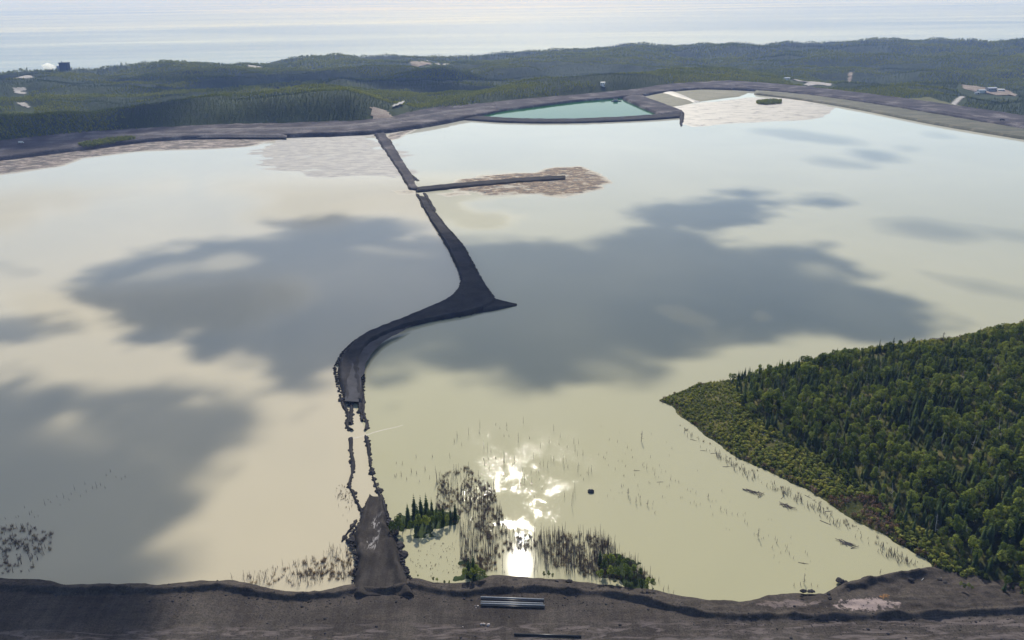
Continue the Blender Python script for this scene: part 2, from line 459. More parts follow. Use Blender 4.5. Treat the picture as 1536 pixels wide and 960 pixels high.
M['foam'] = plain('pale_foam', (0.52, 0.47, 0.36), 0.6, 0.1, 0.5)
def steam_mat():
    m, n, l, bs = new_mat('white_steam'); n.remove(bs)
    v = n.new('ShaderNodeVolumePrincipled'); v.inputs['Color'].default_value = (0.99, 0.99, 0.99, 1); v.inputs['Absorption Color'].default_value = (1, 1, 1, 1)
    v.inputs['Density'].default_value = 0.06; v.inputs['Anisotropy'].default_value = 0.5
    l.new(v.outputs[0], n['Material Output'].inputs['Volume'])
    return m
M['steam'] = steam_mat()
M['rubble'] = plain('pale_rubble', (0.42, 0.36, 0.33), 0.9, 0.4, 0.8)
M['wet'] = plain('wet_gravel', (0.042, 0.042, 0.05), 0.7, 0.3, 0.15)
M['boulder'] = plain('dark_boulder', (0.06, 0.058, 0.058), 0.85, 0.3)

# ------------------------------------------------------------------ terrain beyond the basin
LAKE_Z = -190.0
#        px    k0y  k1y  D1   k3y  D3    k4y  D4
COLS = [(-700, 275, 200, 1800, 150, 2800, 122, 4200),
        (-300, 245, 180, 1750, 142, 2900, 112, 4200),
        (0,    216, 169, 1800, 137, 3000, 107, 4300),
        (150,  202, 163, 1850, 134, 3000, 101, 4400),
        (300,  193, 150, 1950, 130, 3150, 97, 4600),
        (420,  190, 133, 2050, 119, 3250, 94, 4700),
        (520,  186, 127, 2150, 112, 3300, 89, 4900),
        (585,  182, 148, 2200, 112, 3300, 88, 5000),
        (630,  174, 152, 2120, 111, 3400, 86, 5100),
        (690,  163, 140, 2200, 110, 3500, 83, 5200),
        (770,  153, 127, 2350, 106, 3700, 80, 5300),
        (870,  145, 122, 2450, 100, 3900, 75, 5400),
        (950,  137, 112, 2550, 94, 4100, 70, 5500),
        (1010, 129, 105, 2650, 92, 4200, 71, 5600),
        (1100, 124, 106, 2650, 92, 4200, 69, 5600),
        (1170, 128, 114, 2600, 95, 4100, 66, 5600),
        (1240, 137, 124, 2600, 97, 4000, 64, 5600),
        (1320, 148, 127, 2600, 99, 3900, 63, 5600),
        (1420, 163, 133, 2500, 100, 3800, 61, 5600),
        (1536, 182, 142, 2400, 103, 3700, 58, 5600),
        (1800, 225, 150, 2400, 110, 3600, 55, 5600),
        (2300, 300, 165, 2400, 120, 3500, 52, 5600)]
_az = []; _K = []
for (px, k0y, k1y, D1, k3y, D3, k4y, D4) in COLS:
    r1 = ray(px, k1y); _az.append(math.atan2(r1[0], r1[1]))
    def zz(py, D, tree):
        d = ray(px, py); return H + D * d[2] / math.hypot(d[0], d[1]) - tree
    p0 = P(px, k0y, 2.0); D0 = math.hypot(p0[0], p0[1])
    if px < 1200: D1 = D0 + (95 if 680 < px < 1000 else 130 if px < 1000 else 200)
    z1 = zz(k1y, D1, 9); z3 = zz(k3y, D3, 9); z4 = zz(k4y, D4, 8)
    D2 = 0.5 * (D1 + D3) - 100
    z2 = min(z1, z3) - 14 if z1 - z3 < 40 else 0.55 * z3 + 0.45 * z1 - 14
    D35 = 0.5 * (D3 + D4) + 150
    z35 = min(z3, z4) - 4
    _K.append([(D0 * 0.93, -14), (D0, 0.0), (D1, z1), (D2, z2), (D3, z3), (D35, z35), (D4, z4), (D4 * 1.2, LAKE_Z - 6), (D4 * 1.8, LAKE_Z - 60)])
_az = np.array(_az); _K = np.array(_K)      # cols, knots, 2

def terrain_z(X, Y):
    az = np.arctan2(X, Y); D = np.hypot(X, Y)
    nk = _K.shape[1]
    Dk = [np.interp(az, _az, _K[:, k, 0]) for k in range(nk)]
    Zk = [np.interp(az, _az, _K[:, k, 1]) for k in range(nk)]
    z = np.where(D <= Dk[0], Zk[0], Zk[-1])
    for k in range(nk - 1):
        t = np.clip((D - Dk[k]) / (Dk[k + 1] - Dk[k]), 0, 1)
        t = t * t * (3 - 2 * t) if k != 1 else 1 - (1 - t) ** 1.6
        z = np.where((D > Dk[k]) & (D <= Dk[k + 1]), Zk[k] * (1 - t) + Zk[k + 1] * t, z)
    w = sstep(0, 350, D - Dk[1]) * (1 - sstep(0, 1, (D - Dk[6]) / (Dk[7] - Dk[6]) - 0.3))
    far = sstep(2600, 4500, D)
    z = z + w * (fbm(X / 260, Y / 260, 3, 5) * (75 + 25 * far) + fbm(X / 750, Y / 600, 11, 3) * (20 + 80 * far * (1 - sstep(-500, 100, D - Dk[6]))))
    return z

naz, nr = 300, 150
azs = np.linspace(math.radians(-58), math.radians(62), naz)
tr = np.linspace(0, 1, nr)
Ds = 1250 * (9500 / 1250) ** tr
A, DD = np.meshgrid(azs, Ds, indexing='ij')
TX = DD * np.sin(A); TY = DD * np.cos(A)
TZ = terrain_z(TX, TY)
me = mesh_np('hills', np.stack([TX, TY, TZ], -1).reshape(-1, 3), grid_faces(naz, nr)[:, ::-1], M['forest_floor'], True)
hills = tag(obj('hills', me), kind='structure')
# lower ground under and around the basin
gv = [(-9000, -9000, -15), (9000, -9000, -15), (9000, 900, -15), (2400, 1500, -15), (0, 1500, -15), (-2400, 1200, -15), (-9000, 700, -15)]
tag(obj('ground', flat_poly('ground', gv, M['forest_floor'])), kind='structure')
# the great lake out to the horizon
tag(obj('lake', mesh_np('lake', [(-160000, 3000, LAKE_Z), (160000, 3000, LAKE_Z), (160000, 170000, LAKE_Z), (-160000, 170000, LAKE_Z)], [(0, 1, 2, 3)], M['lake'])), kind='structure')

# ------------------------------------------------------------------ basin water
CENTRE = [(569, 200), (577, 220), (598, 246), (618, 284), (633, 296), (663, 340), (700, 400), (718, 440), (640, 476), (570, 504),
          (524, 550), (528, 600), (546, 640), (552, 660), (557, 700), (570, 745), (575, 780), (575, 870), (575, 930)]
left_px = [(-900, 335), (-400, 282), (0, 232), (250, 204), (450, 200)] + CENTRE + [(-700, 960)]
right_px = CENTRE[::-1] + [(620, 188), (690, 176), (760, 182), (850, 183), (930, 180), (1005, 175), (985, 160), (960, 143), (1020, 132), (1100, 129),
            (1160, 135), (1280, 152), (1400, 175), (1536, 198), (1900, 262), (2500, 330), (2500, 900), (1700, 950)]
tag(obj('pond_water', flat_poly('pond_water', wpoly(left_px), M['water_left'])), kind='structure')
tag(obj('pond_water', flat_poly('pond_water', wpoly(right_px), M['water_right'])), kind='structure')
green_px = [(722, 174), (745, 166), (800, 158), (860, 152), (925, 147), (948, 152), (995, 172), (930, 180), (850, 183), (760, 182)]
tag(obj('green_pond_water', flat_poly('green_pond_water', wpoly(green_px, 1.0), M['water_green'])), kind='structure')

# ------------------------------------------------------------------ mud flats, beaches, island (shores cut by the water level)
def flat_field(name, px, cell, edge, zmax, amp, nscale, mat, stretch=(1, 1), z0=0.0, seed=5):
    poly = wpoly(px, 0.0)
    lo = poly.min(0) - edge * 3; hi = poly.max(0) + edge * 3
    nx = int((hi[0] - lo[0]) / cell) + 2; ny = int((hi[1] - lo[1]) / cell) + 2
    X, Y = np.meshgrid(lo[0] + np.arange(nx) * cell, lo[1] + np.arange(ny) * cell, indexing='ij')
    s = sdf(poly, X, Y)
    m = np.clip(s / edge, -1.5, 3.0)
    z = zmax * (1 - np.exp(-np.maximum(m, 0))) + np.minimum(m, 0) * zmax * 0.8
    z = z + fbm(X / nscale * stretch[0], Y / nscale * stretch[1], seed, 5) * amp
    keep = (s > -edge * 1.2)
    kf = keep[:-1, :-1] | keep[1:, :-1] | keep[:-1, 1:] | keep[1:, 1:]
    v = np.stack([X, Y, z + z0], -1).reshape(-1, 3)
    v, f = compact(v, grid_faces(nx, ny, kf))
    return tag(obj(name, mesh_np(name, v, f, mat, True)), kind='structure')

flat_field('reed_beach', [(-500, 310), (-300, 270), (0, 236), (100, 220), (230, 207), (330, 206), (440, 208), (400, 214), (370, 220), (320, 224), (210, 228), (125, 238), (90, 250), (40, 258), (0, 264), (-300, 318)],
           5, 14, 0.9, 1.5, 60, M['reed_beach'], (0.5, 1.6), seed=21)
flat_field('delta_mud', [(440, 207), (560, 204), (580, 218), (602, 245), (616, 270), (590, 272), (520, 268), (468, 262), (430, 254), (385, 242), (380, 232), (420, 216)],
           4, 32, 0.3, 0.85, 45, M['delta'], (0.6, 1.3), seed=31)
flat_field('pale_flat', [(1003, 163), (1060, 153), (1130, 146), (1190, 147), (1255, 161), (1240, 176), (1190, 181), (1110, 185), (1040, 190), (1026, 186), (1030, 174)],
           5, 22, 0.45, 0.85, 70, M['pale_flat'], (0.6, 1.0), seed=41)
flat_field('reed_island', [(684, 270), (735, 261), (800, 260), (830, 250), (868, 250), (898, 260), (920, 274), (898, 286), (850, 298), (805, 292), (740, 294), (690, 288), (664, 284)],
           1.8, 9, 1.0, 2.0, 20, M['island'], (0.7, 1.2), seed=51)
flat_field('olive_flat', [(957, 151), (985, 140), (1050, 134), (1125, 137), (1105, 145), (1050, 152), (1000, 161)],
           7, 12, 1.6, 1.1, 60, M['olive_flat'], z0=0.5, seed=61)
flat_field('pale_flat', [(985, 138), (1010, 137), (1050, 153), (1040, 154), (1015, 148)],
           6, 8, 2.6, 1.0, 50, M['pale_flat'], z0=0.9, seed=66)
flat_field('reed_beach', [(578, 202), (625, 191), (640, 187), (620, 197), (600, 208), (583, 212)], 3, 8, 0.9, 1.0, 30, M['reed_beach'], seed=71)
flat_field('mud_shoal', [(590, 286), (622, 285), (640, 292), (600, 292)], 2, 6, 0.4, 1.3, 16, M['island'], seed=76)
flat_field('mud_shoal', [(655, 291), (690, 287), (705, 291), (670, 294)], 2, 6, 0.35, 1.3, 16, M['island'], seed=77)

# ------------------------------------------------------------------ dikes and causeways: ribbons between two shore lines
def ribbon(name, st, crest, mat, na=28, step=4.0, slope=0.16, berm=0.5, lump=0.5, wander=1.2, z_edge=-1.2, seed=1, zpx=0.0, ends=True):
    """st: [(left px), (right px)] stations; rises from both waterlines to a crest with windrows on its shoulders"""
    Lp = np.array([P(a[0], a[1], zpx) for a, b in st])[:, :2]; Rp = np.array([P(b[0], b[1], zpx) for a, b in st])[:, :2]
    C = 0.5 * (Lp + Rp)
    seg = np.hypot(*(C[1:] - C[:-1]).T); cum = np.concatenate([[0], np.cumsum(seg)])
    n = max(3, int(cum[-1] / step))
    # Catmull-Rom style smoothing by resampling and blurring
    t = np.linspace(0, cum[-1], n)
    def rs(A):
        B = np.stack([np.interp(t, cum, A[:, k]) for k in (0, 1)], -1)
        w = max(1, int(0.35 * np.mean(seg) / step))
        for _ in range(2):
            Bp = np.pad(B, ((w, w), (0, 0)), 'edge')
            Bp[:w] = 2 * B[0] - B[w:0:-1] if n > w else Bp[:w]
            Bp[-w:] = 2 * B[-1] - B[-2:-w - 2:-1] if n > w + 1 else Bp[-w:]
            k = np.ones(2 * w + 1) / (2 * w + 1)
            B = np.stack([np.convolve(Bp[:, j], k, 'valid') for j in (0, 1)], -1)
        return B
    Lr = rs(Lp); Rr = rs(Rp)
    W = np.hypot(*(Rr - Lr).T)
    dirn = (Rr - Lr) / W[:, None]
    nz1 = fbm(t / 14, t * 0 + seed, seed, 4) * wander * 2; nz2 = fbm(t / 14, t * 0 + seed + 50, seed + 3, 4) * wander * 2
    Lr = Lr - dirn * nz1[:, None]; Rr = Rr + dirn * nz2[:, None]
    W = np.hypot(*(Rr - Lr).T)
    u = np.linspace(0, 1, na)
    u = 0.5 - 0.5 * np.cos(u * math.pi) * (0.6 + 0.4 * np.abs(np.cos(u * math.pi)))
    X = Lr[:, 0:1] * (1 - u) + Rr[:, 0:1] * u; Y = Lr[:, 1:2] * (1 - u) + Rr[:, 1:2] * u
    cz = np.interp(t, cum, np.broadcast_to(crest, (len(st),)))[:, None]
    e = np.minimum(u, 1 - u)[None, :] * W[:, None]           # metres from the edge
    run = np.minimum(cz / 0.62, W[:, None] * 0.42)
    z = z_edge + (cz - z_edge) * sstep(0, 1, np.clip(e / np.maximum(run, 0.3), 0, 1)) ** 0.85
    bz = np.exp(-((e - run * 1.05) / (0.09 * np.minimum(W[:, None], 25) + 0.5)) ** 2)
    lum = 0.55 + 0.9 * (vnoise(X / 4.5, Y / 4.5, seed + 9))
    z = z + berm * bz * lum * sstep(0, 1, e / 0.8)
    z = z + lump * fbm(X / 6, Y / 6, seed + 20, 4) * sstep(0.0, 2.0, e)
    if ends:
        for k in (0, -1): z[k] = z_edge
    v = np.stack([X, Y, z], -1).reshape(-1, 3)
    return mesh_np(name, v, grid_faces(n, na)[:, ::-1], mat, True)

def dike(name, label, cat, *a, **k):
    return tag(obj(name, ribbon(name, *a, **k)), label, cat)

MAIN = [((512, 606), (546, 606)), ((505, 578), (547, 572)), ((500, 552), (546, 545)), ((512, 530), (551, 524)), ((530, 512), (568, 509)),
        ((556, 498), (606, 493)), ((590, 485), (642, 484)), ((630, 468), (690, 476)), ((660, 455), (716, 471)), ((680, 442), (738, 466)),
        ((688, 432), (748, 458)), ((691, 422), (742, 447)), ((687, 406), (727, 427)), ((676, 384), (714, 402)), ((661, 357), (698, 372)),
        ((646, 333), (673, 344)), ((635, 313), (653, 318)), ((626, 293), (640, 296))]
causeway = dike('causeway', 'long dark rock causeway curving across the middle of the pond', 'causeway', MAIN,
                [2.2, 2.6, 2.8, 3, 3, 3, 3, 3, 3, 3, 3, 3, 3, 3, 2.8, 2.4, 1.6, 0.6], M['rock'], na=36, step=1.8, berm=0.9, lump=0.9, wander=2.0, seed=2)
sp = ribbon('spit', [((722, 447), (722, 470)), ((745, 449), (738, 468)), ((760, 453), (755, 464)), ((770, 455), (768, 461)), ((778, 456), (778, 459))],
            [2.9, 2.6, 1.8, 1.0, 0.4], M['rock'], na=14, step=2, berm=0.0, wander=0.5, seed=4)
obj('spit', sp, causeway)
hollow = [(519, 604), (521, 575), (529, 546), (545, 522), (576, 504), (618, 489), (612, 494), (578, 512), (552, 537), (541, 575), (539, 604)]
def hollow_mesh():
    pts = [P(a, b, 2.4) for a, b in hollow]
    out = []
    for i in range(len(pts)):
        a, b = pts[i], pts[(i + 1) % len(pts)]
        for k in range(6):
            q = a + (b - a) * k / 6
            j = fbm(np.array([q[0] / 5]), np.array([q[1] / 5]), 8, 3)[0] * 4
            out.append((q[0] + j, q[1] - j, 3.08))
    return flat_poly('wet_hollow', out, M['wet'])
obj('wet_hollow', hollow_mesh(), causeway)

dike('causeway', 'straight grey causeway running from the far dike to the reed island pier', 'causeway',
     [((560, 203), (579, 201)), ((571, 220), (592, 221)), ((587, 243), (608, 247)), ((600, 263), (621, 267)), ((613, 285), (630, 287))],
     [3.5, 3.2, 3, 3, 2.4], M['far_dike'], na=20, step=3, berm=0.8, lump=0.5, wander=2.4, seed=6)
dike('pier', 'thin dark rock pier reaching into the brown reed island', 'pier',
     [((624, 283), (622, 290)), ((680, 277), (680, 284)), ((742, 272), (742, 279)), ((800, 267), (801, 274)), ((850, 265), (850, 271))],
     [3, 3, 3, 3, 2.6], M['rock'], na=14, step=3, berm=0.4, lump=0.9, wander=1.6, seed=8)

row_dike_late = [('thin left bund in the muddy gap where the curved causeway fades out', [(626, 291), (631, 300), (636, 312)], 1.3), ('thin right bund in the muddy gap where the curved causeway fades out', [(636, 290), (644, 303), (652, 316)], 1.3)]
# far dikes
dike('far_dike', 'broad grey dike with several haul roads along the far left shore', 'dike',
     [((-600, 280), (-600, 306)), ((-300, 250), (-300, 274)), ((0, 216), (0, 243)), ((120, 202), (120, 227)), ((250, 192), (250, 211)), ((350, 190), (350, 209)), ((450, 188), (450, 207)),
      ((540, 184), (545, 204)), ((600, 175), (605, 198)), ((650, 166), (655, 189)), ((700, 158), (706, 179)), ((760, 152), (764, 166))],
     [6, 6, 7, 7, 7, 7, 7, 7, 8, 8, 7, 4], M['far_dike'], na=40, step=8, berm=1.0, lump=2.2, wander=3, seed=10)
bench = [((300, 192), (300, 197)), ((420, 191), (420, 196)), ((520, 188), (520, 193)), ((600, 178), (600, 183)), ((670, 166), (672, 170)), ((740, 157), (742, 160))]
dike('haul_road', 'pale raised haul road on top of the far dike left of the green pond', 'road', bench, [9.5, 10, 10.5, 11, 10.5, 8], M['haul'], na=8, step=10, berm=0.2, lump=0.3, wander=1, seed=12, zpx=8.0, z_edge=5.0)
bench2 = [((120, 203), (120, 207)), ((200, 199), (200, 204)), ((320, 200), (320, 203)), ((430, 200), (430, 203))]
dike('haul_road', 'pale dusty track on the lower bench of the far left dike', 'road', bench2, [9, 9, 9, 8.5], M['haul'], na=8, step=10, berm=0.2, lump=0.6, wander=3, seed=13, zpx=8.0, z_edge=4.0)
dike('far_dike', 'curving grey dike behind the green pond with a road on its crest', 'dike',
     [((735, 154), (742, 170)), ((800, 149), (802, 162)), ((860, 143), (862, 154)), ((920, 138), (925, 149)), ((955, 134), (965, 145)), ((1000, 129), (1004, 139)), ((1050, 125), (1050, 135)), ((1100, 123), (1100, 136))],
     [6, 6, 6, 6, 6, 6, 6, 6], M['far_dike'], na=24, step=8, berm=0.9, lump=1.5, wander=3, seed=14)
dike('far_dike', 'long straight grey dike running down the far right shore', 'dike',
     [((1090, 123), (1090, 135)), ((1160, 127), (1160, 138)), ((1280, 141), (1280, 154)), ((1400, 157), (1400, 174)), ((1536, 178), (1536, 198)), ((1900, 230), (1900, 258)), ((2400, 290), (2400, 325))],
     [6, 6, 6.5, 7, 7, 7, 7], M['far_dike'], na=30, step=9, berm=0.9, lump=1.6, wander=2.5, seed=15)
dike('grassy_slope', 'olive grassy berm at the water foot of the right dike', 'slope',
     [((1130, 137), (1130, 142)), ((1200, 142), (1200, 150)), ((1280, 151), (1280, 163)), ((1400, 171), (1400, 188)), ((1536, 194), (1536, 210)), ((1900, 252), (1900, 268)), ((2400, 318), (2400, 340))],
     [4.5, 4.5, 4.5, 4.5, 4.5, 4.5, 4.5], M['grass_slope'], na=18, step=9, berm=0.3, lump=1.6, wander=1.5, seed=16)
dike('haul_road', 'pale gravel road along the crest of the far right dike', 'road',
     [((1100, 125), (1100, 128)), ((1160, 130), (1160, 133)), ((1280, 145), (1280, 148)), ((1400, 162), (1400, 166)), ((1536, 184), (1536, 189)), ((1900, 236), (1900, 243))],
     [8, 8, 8, 8.5, 8.5, 8.5], M['far_dike'], na=8, step=10, berm=0.6, lump=0.4, wander=1, seed=17, zpx=7.0, z_edge=4.0)
dike('far_dike', 'low dark dike along the front of the green pond', 'dike',
     [((690, 173), (688, 180)), ((760, 179), (760, 185)), ((850, 180), (850, 186)), ((930, 177), (930, 183)), ((990, 173), (990, 180)), ((1024, 170), (1022, 177))],
     [3.5, 3.5, 3.5, 3.5, 3.5, 3.5], M['rock'], na=14, step=6, berm=0.5, lump=0.8, wander=2.0, seed=18)
dike('far_dike', 'diagonal grey dike between the green pond and the olive reed flat', 'dike',
     [((932, 150), (962, 141)), ((950, 158), (968, 149)), ((972, 168), (996, 158)), ((990, 175), (1028, 169))],
     [6, 6, 5.5, 4.5], M['far_dike'], na=20, step=6, berm=0.9, lump=1.2, wander=2, seed=19)
dike('spur_dike', 'short dark spur pointing from the diagonal dike into the pond', 'dike',
     [((1017, 170), (1028, 170)), ((1018, 178), (1027, 178)), ((1018, 185), (1025, 185)), ((1020, 190), (1023, 190))],
     [4.5, 3.5, 2.5, 1], M['rock'], na=12, step=4, berm=0.3, lump=0.8, wander=2, seed=20)

# near ramp from the dam down to the water
ramp_o = dike('ramp', 'grey gravel ramp running from the dam into the pond', 'ramp',
     [((520, 905), (634, 905)), ((528, 874), (618, 874)), ((534, 845), (607, 845)), ((524, 822), (600, 822)), ((524, 806), (594, 806)), ((537, 790), (588, 790)), ((544, 768), (581, 768)), ((550, 752), (578, 752)), ((553, 743), (577, 743))],
     [3.4, 3.2, 2.9, 2.5, 2.2, 1.9, 1.4, 0.6, 0.1], M['ramp'], na=44, step=1.2, berm=1.7, lump=1.2, wander=2.0, seed=22)

# ------------------------------------------------------------------ near dam (one earthwork, its windrow heaped along the road)
shore = [(-500, 862), (-200, 866), (0, 866), (60, 869), (100, 876), (160, 874), (240, 876), (300, 870), (340, 869), (380, 877), (430, 887), (480, 886), (530, 876), (570, 868), (610, 866),
         (650, 874), (700, 872), (740, 862), (790, 866), (850, 868), (900, 877), (960, 882), (1010, 890), (1060, 901), (1110, 903), (1160, 892), (1200, 889), (1236, 891), (1250, 884), (1262, 874), (1300, 867), (1345, 860), (1390, 852), (1440, 850), (1536, 860), (2000, 880)]
bermp = [(-500, 874), (-200, 878), (0, 878), (60, 880), (100, 884), (160, 882), (240, 885), (330, 878), (380, 886), (440, 895), (500, 891), (545, 882), (580, 885), (620, 877), (660, 884), (700, 888), (740, 884), (790, 881), (860, 885),
         (920, 889), (960, 897), (1000, 908), (1060, 919), (1120, 924), (1200, 922), (1300, 923), (1400, 920), (1536, 911), (2000, 905)]
CZ = 3.2
sw = np.array([P(a, b, 0.0) for a, b in shore]); bw = np.array([P(a, b, CZ + 0.8) for a, b in bermp])
def dam_z(X, Y):
    yS = np.interp(X, sw[:, 0], sw[:, 1]) + fbm(X / 9, X * 0 + 3, 33, 4) * 2.4
    yB = np.interp(X, bw[:, 0], bw[:, 1]) + fbm(X / 12, X * 0 + 9, 35, 4) * 1.8
    yS = np.maximum(yS, yB + 4.2)
    t = np.clip((Y - yB) / (yS - yB), 0, 1)
    z = np.where(Y > yS, -(Y - yS) * 0.5, CZ * (1 - t ** 1.5))
    z = np.maximum(z, -4)
    h = 0.9 + 2.4 * np.clip(vnoise(X / 6.5, X * 0 + 2.5, 37), 0.1, 1) * (0.6 + 0.6 * vnoise(X / 2.6, X * 0 + 7.5, 38))
    bsh = Y - yB + fbm(X / 5, Y / 5, 39, 3) * 1.2
    z = z + h * np.exp(-np.abs(bsh / 1.75) ** 2.4)
    # heaps and slumps on the outer shoulder
    wsh = sstep(0.0, 2.0, Y - yB) * (1 - sstep(0.75, 1.0, t))
    z = z + wsh * (fbm(X / 6, Y / 4, 41, 4) * 2.2)
    xr = sstep(sw[28, 0] - 4, sw[28, 0] + 6, X) * (1 - sstep(sw[32, 0] - 4, sw[32, 0] + 10, X))
    z = z + xr * np.exp(-((Y - yS + 3.2) / 2.6) ** 2) * (1.6 + 4.0 * np.clip(fbm(X / 5, Y / 5, 46, 4) + .25, 0, 1))
    z = z + 0.9 * fbm(X / 2.4, Y / 2.4, 47, 3) * np.exp(-(bsh / 2.6) ** 2)
    z = z + 0.16 * fbm(X / 3, Y / 3, 43, 4) + 0.35 * fbm(X / 25, Y / 9, 44, 3)
    ruts = np.sin((Y + 2.5 * fbm(X / 40, Y / 40, 45, 3)) * 1.9) * 0.05
    return z
xs = np.arange(-330, 430, 1.0); ys = np.concatenate([np.arange(180, 268, 2.0), np.arange(268, 335, 0.6)])
X, Y = np.meshgrid(xs, ys, indexing='ij')
Z = dam_z(X, Y)
dam = tag(obj('dam', mesh_np('dam', np.stack([X, Y, Z], -1).reshape(-1, 3), grid_faces(len(xs), len(ys)), M['dam_road'], True)),
          'wide dark gravel dam with a road along the bottom of the picture', 'dam')

# heaps of dumped rock: on the dashed dikes and by the dam
def mound_mesh(seed):
    bm = bmesh.new(); bmesh.ops.create_icosphere(bm, subdivisions=3, radius=1.0)
    for v in bm.verts:
        d = v.co.normalized()
        q = fbm(np.array([d.x * 1.7 + seed * 3.1]), np.array([d.y * 1.7 + d.z * 1.3]), seed, 4)[0]
        r = 1 + 0.75 * q + 0.5 * fbm(np.array([d.x * 5 + seed]), np.array([d.y * 5 + d.z * 4]), seed + 7, 3)[0]
        v.co = Vector((d.x * r, d.y * r, max(-0.25, d.z * 0.62 * r)))
    me = bpy.data.meshes.new('mound'); bm.to_mesh(me); bm.free(); me.materials.append(M['rock']); me.shade_smooth()
    return me
MOUNDS = [mound_mesh(i) for i in range(4)]
def put_mound(parent, px, py, r, sx=1.0, rz=0.0, z=-0.1):
    p = P(px, py, 0)
    o = obj('mound', MOUNDS[random.randrange(4)], parent)
    o.location = (p[0], p[1], z); o.scale = (r * sx, r * random.uniform(0.85, 1.25), r * random.uniform(0.75, 1.0)); o.rotation_euler = (0, 0, rz)
    return o
def row_dike(label, pts, r, dens=1.25):
    w = np.array([P(a, b) for a, b in pts]); root = empty('rock_bund', w[len(w) // 2])
    seg = np.hypot(*(w[1:, :2] - w[:-1, :2]).T); cum = np.concatenate([[0], np.cumsum(seg)])
    t = 0.0; c = np.array(root.location)
    while t < cum[-1]:
        x = np.interp(t, cum, w[:, 0]); y = np.interp(t, cum, w[:, 1])
        rr = r * random.choice((.35, .5, .7, .9)) * random.uniform(.85, 1.15)
        o = obj('mound', MOUNDS[random.randrange(4)], root)
        o.location = (x - c[0] + random.uniform(-.4, .4), y - c[1], -0.1)
        o.scale = (rr * random.uniform(.8, 1.15), rr * random.uniform(0.9, 1.5), rr * random.uniform(0.7, 1.1)); o.rotation_euler = (0, 0, random.uniform(-.5, .5))
        t += rr * dens * 1.9
    k = max(1.4, r * 0.62) * 2.3
    me = ribbon('ridge', [((a - k, b), (a + k, b)) for a, b in pts], r * 0.62, M['rock'], na=12, step=0.9, berm=0.0, lump=1.5, wander=1.5, z_edge=-.5, seed=int(pts[0][0]) % 97, ends=False)
    o = obj('ridge', me, root); o.location = -c
    return tag(root, label, 'rock bund')
row_dike('row of dark rock heaps closing the left side of the channel above the ramp', [(526, 658), (527, 680), (530, 704), (527, 722), (521, 728), (530, 738), (537, 756), (543, 772)], 2.0)
row_dike('row of dark rock heaps closing the right side of the channel above the ramp', [(550, 655), (553, 675), (556, 698), (560, 716), (566, 732), (571, 746), (577, 760), (580, 775)], 2.2)
row_dike('left row of heaps at the broken tail of the curved causeway', [(511, 600), (517, 612), (523, 622), (522, 632), (519, 640), (527, 646)], 2.2)
row_dike('right row of heaps at the broken tail of the curved causeway', [(545, 600), (544, 615), (547, 628), (552, 637), (549, 646)], 2.0)
row_dike('inner left line of dumped heaps in the causeway tail', [(527, 606), (528, 618), (527, 630), (526, 636)], 2.3, 0.95)
row_dike('inner right line of dumped heaps in the causeway tail', [(540, 603), (540, 614), (542, 624), (543, 632)], 2.3, 0.95)
row_dike('curved bund of heaps on the left shoulder of the ramp', [(514, 812), (521, 800), (528, 792), (534, 782)], 1.6)
for (px, py, r, sx) in [(532, 812, 3.6, 1.2), (540, 800, 3.0, 1.0), (600, 820, 3.4, .9), (603, 838, 3.4, 1.0), (607, 855, 3.2, 1.1), (594, 800, 3.0, .8), (588, 785, 2.6, .8)]:
    for _ in range(2):
        put_mound(ramp_o, px + random.gauss(0, 2), py + random.gauss(0, 4), r * random.uniform(.5, .75), sx, z=0.5)
for (px, py, r, sx) in [(1240, 895, 2.6, 1.3), (1262, 884, 4.2, 1.6), (1275, 874, 3.8, 1.5), (1300, 874, 5.0, 1.8), (1325, 872, 4.6, 1.8), (1350, 868, 4.2, 1.6), (1365, 862, 3.6, 1.5), (1420, 874, 3.0, 2.0), (1436, 882, 2.4, 1.8), (1214, 890, 2.6, 2.0), (1190, 893, 2.2, 1.8),
                        (846, 876, 2.2, 2.6), (760, 872, 2.4, 2.6), (678, 918, 1.3, 1.8)]:
    for _ in range(2):
        put_mound(dam, px + random.gauss(0, 10), py + random.gauss(0, 2.4) + 1, r * random.uniform(.2, .45), sx * .8, random.uniform(-.5, .5), z=1.5)
for m_ in range(3):
    pass
# loose stones on the dam, too many to count
gx_ = rng.uniform(-260, 300, 2600); gy_ = np.interp(gx_, bw[:, 0], bw[:, 1]) + rng.normal(-2, 5, 2600) - (rng.uniform(0, 1, 2600) < .3) * rng.uniform(0, 40, 2600)
STONES = [mound_mesh(30 + i) for i in range(2)]
ce = []
for side in (0, 1):
    w_ = np.array([P(*q_[side]) for q_ in MAIN]); c_ = np.array([0.5 * (P(*q_[0]) + P(*q_[1])) for q_ in MAIN])
    for _ in range(900):
        i_ = random.randrange(len(MAIN) - 1); u_ = random.random(); a_ = w_[i_] * (1 - u_) + w_[i_ + 1] * u_; b_ = c_[i_] * (1 - u_) + c_[i_ + 1] * u_
        t_ = abs(random.gauss(0.0, .16)) ; q_ = a_ + (b_ - a_) * t_
        ce.append((q_[0], q_[1], min(2.9, .2 + np.linalg.norm(q_ - a_) * .55)))
RE = [((528, 874), (618, 874)), ((534, 845), (607, 845)), ((524, 822), (600, 822)), ((524, 806), (594, 806)), ((537, 790), (588, 790)), ((544, 768), (581, 768)), ((550, 752), (578, 752))]
for side in (0, 1):
    w_ = np.array([P(*q_[side]) for q_ in RE])
    for _ in range(260):
        i_ = random.randrange(len(RE) - 1); u_ = random.random(); a_ = w_[i_] * (1 - u_) + w_[i_ + 1] * u_
        ce.append((a_[0] + (1 - 2 * side) * abs(random.gauss(0, 2.2)), a_[1], .4 + 1.6 * (1 - i_ / 6) * random.random()))
ce = np.array(ce)
for lb_, pp_, rr_ in row_dike_late: row_dike(lb_, pp_, rr_)
